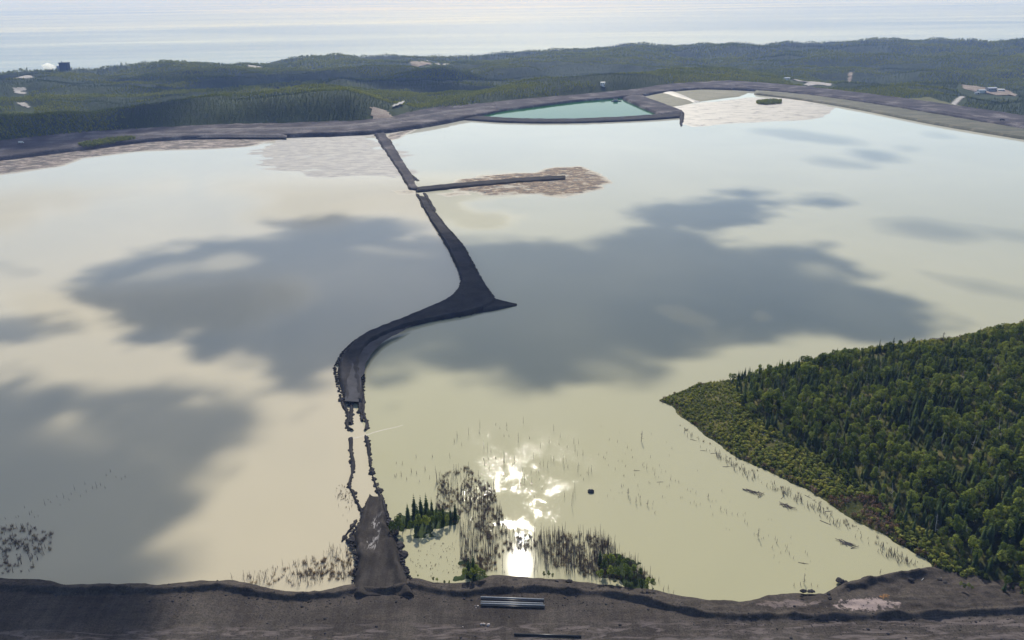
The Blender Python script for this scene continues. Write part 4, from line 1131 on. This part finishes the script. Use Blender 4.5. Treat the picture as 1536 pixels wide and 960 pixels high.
region([(1010, 628), (1060, 668), (1120, 705), (1180, 733), (1240, 768), (1300, 805), (1390, 852), (1345, 845), (1270, 800), (1190, 752), (1110, 712), (1040, 665), (1000, 625)], 300, SHORT, .35, 1.1, 'dead stem along the drowned lower shore of the peninsula', 'stems along the peninsula shore')
region([(-20, 800), (30, 785), (80, 795), (75, 830), (45, 858), (-20, 862)], 70, SHORT, .6, 1.2, 'dead stem in the drowned brush at the lower left edge', 'drowned brush at lower left')
region([(500, 730), (532, 728), (534, 760), (520, 790), (500, 750)], 26, SHORT, .4, .8, 'dead twiggy stem in the water left of the rock heaps', 'stems left of the rock heaps')
region([(900, 640), (990, 650), (1060, 720), (1190, 800), (1230, 860), (1150, 840), (1040, 760), (920, 760)], 90, SHORT, .25, .6, 'small dead stub in the open water off the peninsula', 'stubs in the open right water')
for a in range(0, 190, 6):
    b = 790 - a * 0.42 + random.uniform(-14, 10)
    cand.append((a + random.uniform(-3, 3), b, random.choice(SHORT + NS[:2]), random.uniform(.5, .8), 'thin dead stem in the line slanting across the shaded left water', 'line of stems in the shaded water'))
LINE = 'dead stem in the broken line across the open right water'
for (a, b, sc, t) in [(914, 660, .6, 's'), (905, 687, .7, 's'), (908, 689, .6, 's'), (898, 683, .5, 's'), (927, 692, .5, 's'), (933, 693, .5, 's'), (938, 700, .6, 's'), (949, 687, .7, 's'), (970, 704, .9, 'm'), (964, 698, .6, 's'), (982, 713, .9, 'm'), (988, 716, .5, 's'), (1006, 719, .7, 'm'),
                      (1013, 722, .6, 's'), (1018, 723, .6, 's'), (989, 727, .5, 's'), (932, 730, .6, 's'), (942, 742, .9, 'd'), (945, 752, .8, 's'), (954, 755, .75, 'd'), (960, 752, .7, 'd'), (971, 758, .8, 'd'), (978, 763, .5, 's'), (982, 770, .7, 's'), (911, 745, .5, 's'), (921, 749, .3, 's'), (1062, 747, .7, 'd'), (1068, 753, .5, 's'), (1050, 757, .5, 's'),
                      (1081, 765, .55, 'd'), (1087, 765, .4, 's'), (1098, 772, .5, 's'), (1106, 773, .6, 's'), (1117, 783, .7, 's'), (1121, 787, .6, 's'), (1137, 806, 1.0, 'd'), (1145, 808, .6, 's'), (1131, 802, .6, 's'), (1158, 822, .7, 's'), (1165, 815, .9, 's'), (1171, 830, .6, 's'), (1180, 824, .9, 'm'), (1184, 832, .6, 's'), (1190, 838, .6, 's'), (1031, 735, .5, 's'), (1036, 738, .5, 's'),
                      (1191, 879, .8, 's'), (1201, 878, .9, 's'), (1206, 876, 1.0, 'd'), (1217, 878, .8, 's'), (1226, 880, .6, 's'), (1320, 860, .9, 's'), (995, 886, .9, 's'), (1002, 884, .8, 's'), (988, 872, .8, 's'), (1010, 890, .6, 's')]:
    cand.append((a, b, random.choice({'s': SHORT, 'm': NS[:4], 'd': DSPRUCE}[t]), sc * .75 if t != 's' else sc, LINE, 'broken line of stems in the right water'))
# largest 300 as single things, the rest as one thicket
wc = [P(c[0], c[1], 0) for c in cand]
hgt = [c[2].vertices and max(v.co.z for v in c[2].vertices) * c[3] / np.linalg.norm(w - np.array([0, 0, H])) for c, w in zip(cand, wc)]
order = np.argsort(hgt)[::-1]
sel = set(order[:165].tolist())
rest = {}
for i, (c, w) in enumerate(zip(cand, wc)):
    if i in sel or c[5].startswith('broken line'):
        o = obj('dead_tree', c[2], None, (w[0], w[1], 0)); o.scale = (c[3],) * 3; o.rotation_euler = (random.uniform(-.05, .05), random.uniform(-.05, .05), random.uniform(0, 6.28))
        tag(o, c[4], 'dead tree', c[5])
    else:
        rest[i] = (c, w)
uniq = list({c[2].name: c[2] for c, w in rest.values()}.values()); ui = {m_.name: i for i, m_ in enumerate(sorted(uniq, key=lambda m_: m_.name))}
uniq = sorted(uniq, key=lambda m_: m_.name)
scatter('dead_stems', uniq, [w for c, w in rest.values()], [ui[c[2].name] for c, w in rest.values()], [c[3] for c, w in rest.values()], rng.uniform(0, 6.28, len(rest)), 'smaller bare stems of the drowned stands standing in the water', 'dead stems')
print('snags', len(cand))
tall = obj('dead_spruce', DSPRUCE[0], None, P(962, 662, 0)); tag(tall, 'lone tall dead spruce in open water, left of the peninsula tip', 'dead tree')
far_s = obj('dead_tree', NS[1], None, P(667, 208, 0)); tag(far_s, 'tiny dark dead tree alone in the far water below the green pond', 'dead tree')
bt = obj('dead_tree', snag_mesh(77, 8, 40, 0.2, 0.05, 'snag', 3.2), None, ground_at(1413, 512)); tag(bt, 'bare dead tree with spreading branches on the far edge of the peninsula', 'dead tree')
ft = snag_mesh(78, 16, 50, 0.3, 0.05, 'snag', 2.4)
o = obj('fallen_tree', ft, None, ground_at(1425, 512)); o.rotation_euler = (0, -1.45, 0); o.location.z += 1.0; tag(o, 'fallen dead tree lying beside the bare tree on the peninsula edge', 'fallen tree')

# dead brush mats
bp = []
def brush_region(pts, n, thin=None, sc=(.5, 1.2)):
    pts = np.c_[np.array(pts, float), np.zeros(len(pts))]; lo_ = pts.min(0); hi_ = pts.max(0)
    a = rng.uniform(lo_[0], hi_[0], n * 3); b = rng.uniform(lo_[1], hi_[1], n * 3)
    ok = (sdf(pts, a, b) > 0) & (fbm(a / 22, b / 22, 121, 4) + fbm(a / 7, b / 9, 127, 2) * .6 > -0.08)
    if thin: ok &= ~np.array([thin(q, w_) for q, w_ in zip(a, b)])
    for q, w_ in list(zip(a[ok], b[ok]))[:n]: bp.append((*P(q, w_, 0), rng.uniform(*sc)))
brush_region([(655, 715), (700, 700), (742, 735), (760, 790), (800, 806), (850, 800), (900, 805), (950, 845), (985, 872), (900, 868), (830, 858), (790, 862), (735, 858), (690, 852), (688, 790), (655, 770)], 1600, hot)
brush_region([(440, 870), (500, 828), (530, 822), (530, 868), (440, 882)], 110)
brush_region([(340, 872), (430, 848), (500, 826), (440, 880)], 60)
brush_region([(-20, 800), (30, 785), (80, 795), (75, 830), (45, 858), (-20, 862)], 160)
brush_region([(1000, 622), (1060, 662), (1120, 697), (1180, 725), (1240, 758), (1300, 795), (1390, 848), (1345, 835), (1270, 790), (1190, 742), (1110, 705), (1040, 655)], 480, None, (.3, .9))
brush_region([(985, 603), (1040, 580), (1060, 590), (1010, 606)], 60, None, (.5, 1.0))
brush_region([(595, 810), (685, 800), (690, 860), (630, 868)], 50, None, (.2, .5))
brush_region([(500, 728), (532, 728), (534, 760), (520, 765)], 40, None, (.3, .6))
bp = np.array(bp)
bk = np.where((rng.uniform(0, 1, len(bp)) < np.where((bp[:, 0] < -60) & (bp[:, 0] > -180), .65, .25)), 4 + rng.integers(0, 2, len(bp)), rng.integers(0, 4, len(bp)))
scatter('dead_brush', BRUSH, bp[:, :3], bk, bp[:, 3], rng.uniform(0, 6, len(bp)), 'tangled brown dead brush standing in the shallow water', 'brush')

# ------------------------------------------------------------------ driftwood
LOGM = []
for i in range(4):
    r = random.Random(800 + i); mb = MB(); mb.tube((-2.6, 0, 0), (0.3, r.uniform(-.15, .15), 0.08), .19, .15, 6); mb.tube((0.3, 0, .08), (2.8, r.uniform(-.3, .3), 0.0), .15, .07, 6)
    for k in range(3):
        u = r.uniform(-1, 2); mb.tube((u, 0, 0.05), (u + .7, r.uniform(-.8, .8), r.uniform(.1, .6)), .07, .03, 4)
    LOGM.append(mb.mesh('log', M['grey_wood'] if i % 2 else M['snag']))
def log_pile(label, px, py, n, rad, ang):
    p = P(px, py, 0); root = empty('driftwood_pile', p)
    for i in range(n):
        o = obj('log', LOGM[i % 4], root); q = random.gauss(0, rad)
        o.location = (q * math.cos(ang) + random.gauss(0, .8), q * math.sin(ang) * .8 + random.gauss(0, .8), random.uniform(.05, .5)); o.rotation_euler = (0, random.uniform(-.12, .12), ang + random.gauss(0, .5)); o.scale = (random.uniform(.5, 1.15),) * 3
    tag(root, label, 'driftwood')
log_pile('tangled driftwood pile farthest from the dam in the right water', 1131, 739, 16, 2.6, -.7)
log_pile('dark driftwood pile between the two others off the peninsula shore', 1182, 760, 15, 2.0, -.7)
log_pile('slanting driftwood pile nearest the dam off the peninsula shore', 1268, 815, 15, 2.4, -.75)
for (a, b, an, sc, lb) in [(1070, 680, .1, .7, 'short log floating nearest the middle of the peninsula shore'), (1090, 700, .0, .9, 'level log floating off the peninsula shore above the driftwood piles'), (1174, 746, .8, .8, 'log pointing up right between two driftwood piles'), (1238, 784, -.75, 1.1, 'single slanting log right of the middle driftwood pile'),
                        (1205, 845, -.3, .9, 'log lying below the broken line of stems'), (1243, 767, .05, .8, 'level log near the red brush of the shore'), (1040, 660, -.5, .8, 'thin log below the peninsula tip'), (1055, 676, -.15, .7, 'log just above the short floating log'),
                        (955, 706, .05, .7, 'small log lying left of the broken stem line'), (990, 723, .05, .7, 'small log within the broken stem line'), (1212, 745, -.9, .8, 'log lying close to the shore above the middle driftwood pile')]:
    o = obj('floating_log', LOGM[random.randrange(4)], None, P(a, b, .03)); o.rotation_euler = (0, 0, an); o.scale = (sc,) * 3; tag(o, lb, 'log')
LG = 'bleached log stranded in the shore vegetation of the peninsula'
WL = MB(); WL.tube((-2.4, 0, 0), (2.4, .2, .1), .2, .1, 6); WL.tube((.6, 0, .1), (1.5, .7, .6), .08, .03, 4); WLm = WL.mesh('log', M['white_wood'])
for (a, b, an) in [(1096, 622, -.9), (1146, 655, -.9), (1165, 664, -.4), (1238, 716, -.6), (1243, 719, -.4), (1232, 713, -.7), (1385, 870, .7), (1408, 869, -.4), (1470, 884, 1.4)]:
    q = ground_at(a, b); q[2] += .9
    o = obj('stranded_log', WLm, None, q); o.rotation_euler = (0, .05, an); o.scale = (random.uniform(.7, 1.1),) * 3
    tag(o, LG if a < 1300 else 'bleached log lying on the grey bench at the foot of the woods', 'log', 'bleached logs on the shore' if a < 1300 else 'bleached logs on the bench')
def lumpy(name, seed, sx, sy, sz, mat, amp=.35, sub=3):
    bm = bmesh.new(); bmesh.ops.create_icosphere(bm, subdivisions=sub, radius=1.0)
    for v in bm.verts:
        d = v.co.normalized(); q = 1 + amp * fbm(np.array([d.x * 2 + seed]), np.array([d.y * 2 + d.z * 1.7]), seed, 4)[0] * 2
        v.co = Vector((d.x * q * sx, d.y * q * sy, d.z * q * sz))
    me = bpy.data.meshes.new(name); bm.to_mesh(me); bm.free(); me.materials.append(mat); me.shade_smooth(); return me
bo = obj('boulder', lumpy('boulder', 5, 1.9, 1.5, 1.3, M['boulder']), None, P(886, 737, .4)); tag(bo, 'dark round boulder in the water at the edge of the glitter', 'boulder')

# ------------------------------------------------------------------ pipes and scraps on the dam
def pipe_mesh(L, r, mat):
    mb = MB(); n = 12; v = []; f = []
    for xx, rr in ((-L / 2, r), (L / 2, r), (L / 2, r * .86), (-L / 2, r * .86)):
        v += [(xx, math.cos(6.2832 * i / n) * rr, math.sin(6.2832 * i / n) * rr) for i in range(n)]
    for k in range(4):
        for i in range(n):
            f.append((k * n + i, k * n + (i + 1) % n, ((k + 1) % 4) * n + (i + 1) % n, ((k + 1) % 4) * n + i))
    mb.add(v, f)
    return mb.mesh('pipe', mat, True)
def pipe(px0, py0, px1, py1, r, mat, label, lift=0.0):
    a = P(px0, py0, CZ + .3); b = P(px1, py1, CZ + .3); L = float(np.linalg.norm(b - a)); c = (a + b) / 2
    zg = float(dam_z(np.array([c[0]]), np.array([c[1]]))[0])
    zg = max(zg, float(dam_z(np.array([a[0]]), np.array([a[1]]))[0]), float(dam_z(np.array([b[0]]), np.array([b[1]]))[0]))
    o = obj('pipe', pipe_mesh(L, r, mat), None, (c[0], c[1], zg + r + .04 + lift)); o.rotation_euler = (0, 0, math.atan2(b[1] - a[1], b[0] - a[0]))
    tag(o, label, 'pipe')
pipe(721, 896, 816, 899.5, .36, M['pipe_grey'], 'backmost long grey pipe of the bundle lying on the dam')
pipe(721, 899, 816, 902.5, .36, M['pipe_black'], 'dark pipe second from the back of the bundle on the dam')
pipe(721, 902.5, 815, 905.5, .36, M['pipe_grey'], 'grey pipe in the middle of the bundle on the dam')
pipe(721, 905.5, 817, 908.5, .36, M['pipe_grey'], 'grey pipe second from the front of the bundle on the dam')
pipe(721, 908.5, 817, 911.5, .36, M['pipe_black'], 'frontmost black pipe of the bundle lying on the dam')
pipe(771, 951.5, 872, 954.5, .4, M['pipe_black'], 'single long black pipe lying by itself at the bottom of the picture')
RUB = [lumpy('rubble', 20 + i, .5, .4, .32, M['rubble'], .5, 2) for i in range(3)]
for (a, b, s, lb) in [(713, 908, .8, 'left pale stone of the three beside the pipe bundle'), (717, 908.5, 1.0, 'right pale stone of the three beside the pipe bundle'), (714, 911, .7, 'lowest pale stone of the three beside the pipe bundle'),
                  (722, 936, 1.3, 'left chunk of the pale rubble on the dam below the pipes'), (726, 936, 1.5, 'middle chunk of the pale rubble on the dam below the pipes'), (732, 937, 1.8, 'largest right chunk of the pale rubble on the dam below the pipes'), (694, 940, .7, 'lone small pale stone on the dam left of the rubble')]:
    p = P(a, b, CZ + .2); p[2] = float(dam_z(np.array([p[0]]), np.array([p[1]]))[0]) + .1 * s
    o = obj('stone', RUB[random.randrange(3)], None, p); o.scale = (s, s, s * 1.1); o.rotation_euler = (0, 0, random.uniform(0, 6)); tag(o, lb, 'stone')

# pale plume of stirred water through the gap between the rock heaps
def plume():
    a = P(520, 660); b = P(605, 637); n = 40; top = []; bot = []
    for i in range(n):
        u = i / (n - 1); c = a + (b - a) * u; w = .55 * (1 - u) ** .5 + .25 + .5 * abs(fbm(np.array([u * 9]), np.array([1.]), 131, 3)[0])
        j = fbm(np.array([u * 6]), np.array([4.]), 133, 3)[0] * 2.2
        top.append((c[0], c[1] + j + w, .03)); bot.append((c[0], c[1] + j - w * .8, .03))
    return mesh_np('foam_streak', np.array(top + bot), [(i, i + 1, n + i + 1, n + i) for i in range(n - 1)], M['foam'])
tag(obj('foam_streak', plume()), kind='structure')

# ------------------------------------------------------------------ far buildings, plant, vehicles
def shed(label, p, rz, L, W, Hh, wall, roof, windows=3, cat='building', pitch=.25):
    root = empty('shed', p, rz)
    mb = MB(); mb.box(-L / 2, L / 2, -W / 2, W / 2, -4, Hh)
    rh = W / 2 * pitch
    mb.add([(-L / 2, -W / 2, Hh), (-L / 2, W / 2, Hh), (-L / 2, 0, Hh + rh)], [(0, 2, 1)]); mb.add([(L / 2, -W / 2, Hh), (L / 2, W / 2, Hh), (L / 2, 0, Hh + rh)], [(0, 1, 2)])
    obj('wall', mb.mesh('wall', wall), root)
    mb = MB(); e = .6
    for s in (-1, 1):
        mb.add([(-L / 2 - e, 0, Hh + rh + .05), (L / 2 + e, 0, Hh + rh + .05), (L / 2 + e, s * (W / 2 + e), Hh + .05 - e * pitch), (-L / 2 - e, s * (W / 2 + e), Hh + .05 - e * pitch),
                (-L / 2 - e, 0, Hh + rh + .3), (L / 2 + e, 0, Hh + rh + .3), (L / 2 + e, s * (W / 2 + e), Hh + .3 - e * pitch), (-L / 2 - e, s * (W / 2 + e), Hh + .3 - e * pitch)],
               [(0, 1, 2, 3), (4, 7, 6, 5), (0, 4, 5, 1), (3, 2, 6, 7), (0, 3, 7, 4), (1, 5, 6, 2)])
    obj('roof', mb.mesh('roof', roof), root)
    for i in range(windows):
        mb = MB(); xx = -L / 2 + L * (i + .7) / (windows + .9); mb.box(xx - .8, xx + .8, -W / 2 - .05, -W / 2 + .05, Hh * .45, Hh * .8); obj('window', mb.mesh('window', M['window_glass']), root)
    mb = MB(); mb.box(L / 2 - 3.2, L / 2 - .8, -W / 2 - .06, -W / 2 + .06, 0, min(3.4, Hh * .8)); obj('door', mb.mesh('door', M['dark_wall']), root)
    return tag(root, label, cat)
def onhill(px, py): return ray_hit(px, py)
shed('grey shed in the middle of the far right building group', onhill(1486, 137), .15, 26, 14, 9, M['grey_wall'], M['roof_grey'], 5)
shed('white low building at the left of the far right building group', onhill(1472, 138), .1, 20, 11, 5, M['white_paint'], M['roof_grey'], 4)
shed('white low building at the right end of the far right building group', onhill(1500, 137), .1, 20, 10, 5, M['white_paint'], M['white_paint'], 4)
shed('small white shed in front of the far right building group', onhill(1465, 141), -.2, 10, 7, 4, M['white_paint'], M['roof_grey'], 2)
shed('pale building in the forest left of the white clearing', onhill(1180, 121), .1, 16, 10, 8, M['white_paint'], M['roof_grey'], 3)
shed('white roofed cabin in the forest above the green pond', onhill(904, 129), .0, 12, 8, 9, M['white_paint'], M['white_paint'], 2)
# plant on the far shore at the left: a dark block with white steam beside it
def crest_at(px):
    d = ray(px, 104); h = math.hypot(d[0], d[1]); Dv = np.linspace(3300, 5000, 800)
    x_ = d[0] / h * Dv; y_ = d[1] / h * Dv; z_ = terrain_z(x_, y_); k_ = np.argmax((z_ - H) / Dv)
    return np.array([x_[k_], y_[k_], z_[k_]])
p = crest_at(98)
root = empty('plant_block', p); mb = MB(); mb.box(-19, 19, -14, 14, -20, 32); obj('wall', mb.mesh('wall', M['dark_wall']), root)
mb = MB(); mb.box(-21, 21, -16, 16, 32.2, 34.5); obj('roof', mb.mesh('roof', M['dark_wall']), root)
mb = MB(); mb.box(-34, -19.2, -10, 10, -20, 20); obj('annex', mb.mesh('annex', M['grey_wall']), root)
mb = MB(); mb.tube((-10, 0, 34.6), (-10, 0, 41), 2.2, 1.8, 8); obj('stack', mb.mesh('stack', M['grey_wall']), root)
tag(root, 'dark square plant building on the far lake shore at upper left', 'building')
def plume_mesh(seed, n, w, h): return lumpy('steam_plume', seed, w * .5, w * .25, h * .6, M['steam'], .55, 4)
q = crest_at(62); o = obj('steam_plume', plume_mesh(1, 16, 62, 22), None, q + np.array([0, 60, 16])); tag(o, 'wider white steam plume on the far lake shore at upper left', 'steam')
q = crest_at(87); o = obj('steam_plume', plume_mesh(2, 9, 24, 26), None, q + np.array([0, 60, 18])); tag(o, 'small white steam puff just left of the dark plant building', 'steam')
# trucks on the dikes
def truck(label, p, rz, paint):
    root = empty('truck', p, rz, 1.3)
    mb = MB(); mb.box(-3.4, 1.4, -1.2, 1.2, .9, 2.9); obj('box_body', mb.mesh('box_body', paint), root)
    mb = MB(); mb.box(1.5, 3.3, -1.15, 1.15, .7, 1.7); mb.add([(1.5, -1.15, 1.7), (1.5, 1.15, 1.7), (3.2, 1.15, 1.7), (3.2, -1.15, 1.7), (1.5, -1.05, 2.6), (1.5, 1.05, 2.6), (2.7, 1.05, 2.6), (2.7, -1.05, 2.6)], [(4, 5, 6, 7), (0, 4, 7, 3), (1, 2, 6, 5), (0, 1, 5, 4), (2, 3, 7, 6)]); obj('cab', mb.mesh('cab', paint), root)
    mb = MB(); mb.add([(2.78, -.95, 2.5), (2.78, .95, 2.5), (3.2, .95, 1.78), (3.2, -.95, 1.78)], [(0, 1, 2, 3)]); obj('windscreen', mb.mesh('windscreen', M['window_glass']), root)
    mb = MB(); mb.tube((0, -.18, 0), (0, .18, 0), .5, .5, 10); wm = mb.mesh('wheel', M['tyre'])
    for xx in (-2.2, 2.4):
        for s in (-1, 1): obj('wheel', wm, root).location = (xx, s * 1.1, .5)
    return tag(root, label, 'truck')
truck('white truck on the shaded far left dike', P(32, 215, 9.0), .1, M['white_paint'])
truck('dark truck on the right dike at the edge of the picture', P(1503, 181, 9.5), -.4, M['dark_wall'])
# pump barge in the green pond
p = P(924, 152, 1.0); root = empty('pump_barge', p, .1); mb = MB(); mb.box(-11, 11, -4, 4, -.4, 1.4); mb.add([(11, -4, -.4), (11, 4, -.4), (14, 3, 1.4), (14, -3, 1.4), (11, -4, 1.4), (11, 4, 1.4)], [(0, 1, 2, 3), (4, 3, 2, 5), (0, 3, 4), (1, 5, 2)])
obj('hull', mb.mesh('hull', M['dark_wall']), root); mb = MB(); mb.box(-6, 4, -2.6, 2.6, 1.42, 5); obj('cabin', mb.mesh('cabin', M['grey_wall']), root); mb = MB(); mb.box(-6.4, 4.4, -3, 3, 5.02, 5.4); obj('roof', mb.mesh('roof', M['dark_wall']), root)
tag(root, 'dark pump barge floating in the green pond at its right end', 'barge')

# ------------------------------------------------------------------ clouds overhead (their shadows lie on the ponds) and haze
CLOUD_H = 720.0
cm = bpy.data.materials.new('cloud'); cm.use_nodes = True; n, l = cm.node_tree.nodes, cm.node_tree.links
n.remove(n['Principled BSDF']); pv = n.new('ShaderNodeVolumePrincipled'); pv.inputs['Color'].default_value = (0.98, 0.98, 0.98, 1)
CD = 0.12; pv.inputs['Density'].default_value = CD; pv.inputs['Anisotropy'].default_value = 0.4
l.new(pv.outputs[0], n['Material Output'].inputs['Volume'])
OFF = SUN[:2] * (CLOUD_H / SUN[2])
def cloud_mesh(mask, X, Y, name):
    """mask 0..1 on the ground -> a closed body of air and droplets up the sun's direction"""
    tau = -np.log(1 - 0.96 * np.clip(mask, 0, 1))
    T = tau / CD * SUN[2]
    keep = T > 0.4
    kf = keep[:-1, :-1] | keep[1:, :-1] | keep[:-1, 1:] | keep[1:, 1:]
    nx, ny = X.shape
    base = CLOUD_H - 0.35 * T - 0.25; top = CLOUD_H + 0.65 * T + 0.25
    f = grid_faces(nx, ny, kf)
    v0 = np.stack([X + OFF[0], Y + OFF[1], base], -1).reshape(-1, 3); v1 = np.stack([X + OFF[0], Y + OFF[1], top], -1).reshape(-1, 3)
    N = len(v0)
    e = {}
    for q in f:
        for a, b in ((q[0], q[1]), (q[1], q[2]), (q[2], q[3]), (q[3], q[0])):
            e[(a, b)] = 1
    side = [(a, b, b + N, a + N) for (a, b) in e if (b, a) not in e]
    F = np.concatenate([f[:, ::-1], f + N, np.array(side)[:, ::-1]]) if len(side) else np.concatenate([f[:, ::-1], f + N])
    v, F = compact(np.concatenate([v0, v1]), F)
    return mesh_np(name, v, F, cm)
BIG = [(118, 450), (140, 400), (215, 375), (300, 357), (395, 352), (375, 332), (450, 326), (500, 318), (560, 326), (620, 332), (665, 352), (720, 356), (790, 352), (880, 364), (925, 338), (970, 308), (1040, 296), (1110, 286), (1170, 296), (1240, 297), (1250, 308),
       (1160, 312), (1140, 330), (1060, 345), (1120, 358), (1200, 368), (1290, 392), (1325, 428), (1365, 458), (1425, 484), (1400, 502), (1340, 512), (1290, 508), (1230, 500), (1160, 513), (1080, 532), (1020, 542), (1035, 575), (985, 602), (940, 592), (860, 597), (790, 593),
       (755, 592), (700, 560), (640, 543), (590, 556), (565, 592), (540, 580), (500, 568), (440, 588), (400, 578), (345, 545), (290, 552), (250, 512), (180, 512), (130, 482)]
S2 = [(-600, 590), (-100, 560), (20, 560), (70, 585), (130, 602), (200, 592), (290, 575), (350, 600), (378, 630), (335, 685), (275, 740), (225, 790), (255, 850), (240, 900), (190, 990), (-600, 1200)]
S3 = [(-600, 440), (-100, 470), (0, 476), (70, 460), (118, 462), (130, 492), (90, 512), (40, 520), (-20, 545), (-600, 560)]
def wisp(cx, cy, w, h, sk=0.12): return [(cx + w * math.cos(t) , cy + h * math.sin(t) + sk * w * math.cos(t)) for t in np.linspace(0, 6.28, 14)[:-1]]
SM = [(wisp(1212, 205, 85, 9), .55), (wisp(1308, 234, 42, 9), .7), (wisp(1265, 246, 62, 7), .5), (wisp(1362, 224, 16, 5), .6), (wisp(1395, 346, 85, 16), .5), (wisp(1470, 428, 95, 10, .2), .45), (wisp(1255, 303, 20, 6), .5), (wisp(1500, 350, 60, 8), .35), (wisp(1410, 203, 25, 5), .35), (wisp(10, 405, 40, 8), .35)]  # small wisps added; their shade stands in for dark reflections on the water
holes = [(wisp(345, 392, 40, 12, -.1), .6), (wisp(930, 560, 60, 26), .4), (wisp(250, 405, 50, 8, -.2), .4), (wisp(680, 350, 80, 9), .5), (wisp(130, 650, 60, 20), .35), (wisp(1235, 405, 26, 10), .5), (wisp(950, 530, 40, 16), .35), (wisp(600, 375, 60, 5), .4)]
xs = np.arange(-1150, 1250, 6.0); ys = np.arange(215, 1750, 6.0)
X, Y = np.meshgrid(xs, ys, indexing='ij')
wx = fbm(X / 120, Y / 120, 141, 5) * 60; wy = fbm(X / 120, Y / 120, 147, 5) * 75
soft = 4 + Y * 0.009
mk = np.zeros(X.shape)
for pl, a in ((BIG, 1.0), (S2, .95), (S3, .8)):
    s = sdf(wpoly(pl), X + wx * .7, Y + wy * .6)
    mk = np.maximum(mk, a * sstep(-soft * 1.3, soft * 2.6, s + fbm(X / 60, Y / 42, 151, 6) * 84 + fbm(X / 20, Y / 14, 152, 4) * 34))
for pl, a in SM:
    s = sdf(wpoly(pl), X + wx * .35, Y + wy * .35); mk = np.maximum(mk, a * sstep(-18, 34, s + fbm(X / 40, Y / 60, 153, 3) * 30))
for pl, a in holes:
    s = sdf(wpoly(pl), X + wx * .4, Y + wy * .4); mk = mk * (1 - a * sstep(-14, 22, s + fbm(X / 40, Y / 50, 155, 3) * 30))
# near dam in cloud shade at the left is part of S2; thin the whole by the fine structure of the cloud
mk = mk * np.clip(.95 + .28 * fbm(X / 160, Y / 160, 157, 4), 0, 1)
mk[0] = mk[-1] = 0; mk[:, 0] = mk[:, -1] = 0
tag(obj('clouds', cloud_mesh(mk, X, Y, 'clouds')), kind='stuff')
# clouds over the hills and the far shore
xs = np.arange(-3600, 3600, 40.0); ys = np.arange(1430, 4300, 40.0)
X, Y = np.meshgrid(xs, ys, indexing='ij')
nz = fbm(X / 900, Y / 750, 161, 5)
mk = .9 * sstep(.05, .11, nz) * (1 - sstep(3300, 3900, Y)) * sstep(1900, 2400, Y) * (1 - sstep(-100, 300, X))
lf = sdf(wpoly([(-500, 190), (0, 178), (120, 172), (250, 170), (300, 182), (250, 200), (150, 216), (0, 244), (-500, 310)]), X, Y)
mk = np.maximum(mk, .9 * sstep(-30, 60, lf))
mk = mk * (1 - .9 * sstep(-60, 60, sdf(wpoly([(1000, 190), (1000, 120), (1500, 120), (1700, 220), (1536, 215)]), X, Y)))
mk = mk * (1 - .9 * sstep(-60, 60, sdf(wpoly([(560, 205), (740, 140), (1000, 120), (1000, 190)]), X, Y)))
mk[0] = mk[-1] = 0; mk[:, 0] = mk[:, -1] = 0
tag(obj('clouds', cloud_mesh(mk, X, Y, 'clouds')), kind='stuff')

hz = bpy.data.materials.new('haze'); hz.use_nodes = True; n, l = hz.node_tree.nodes, hz.node_tree.links
n.remove(n['Principled BSDF']); pv = n.new('ShaderNodeVolumePrincipled'); pv.inputs['Color'].default_value = (0.30, 0.46, 1.0, 1)
pv.inputs['Absorption Color'].default_value = (1, 1, 1, 1)
pv.inputs['Density'].default_value = 6.0e-5; pv.inputs['Anisotropy'].default_value = 0.08
l.new(pv.outputs[0], n['Material Output'].inputs['Volume'])
mb = MB(); mb.box(-170000, 170000, -12000, 175000, LAKE_Z - 120, H + 8)
tag(obj('haze', mb.mesh('haze', hz)), kind='stuff')
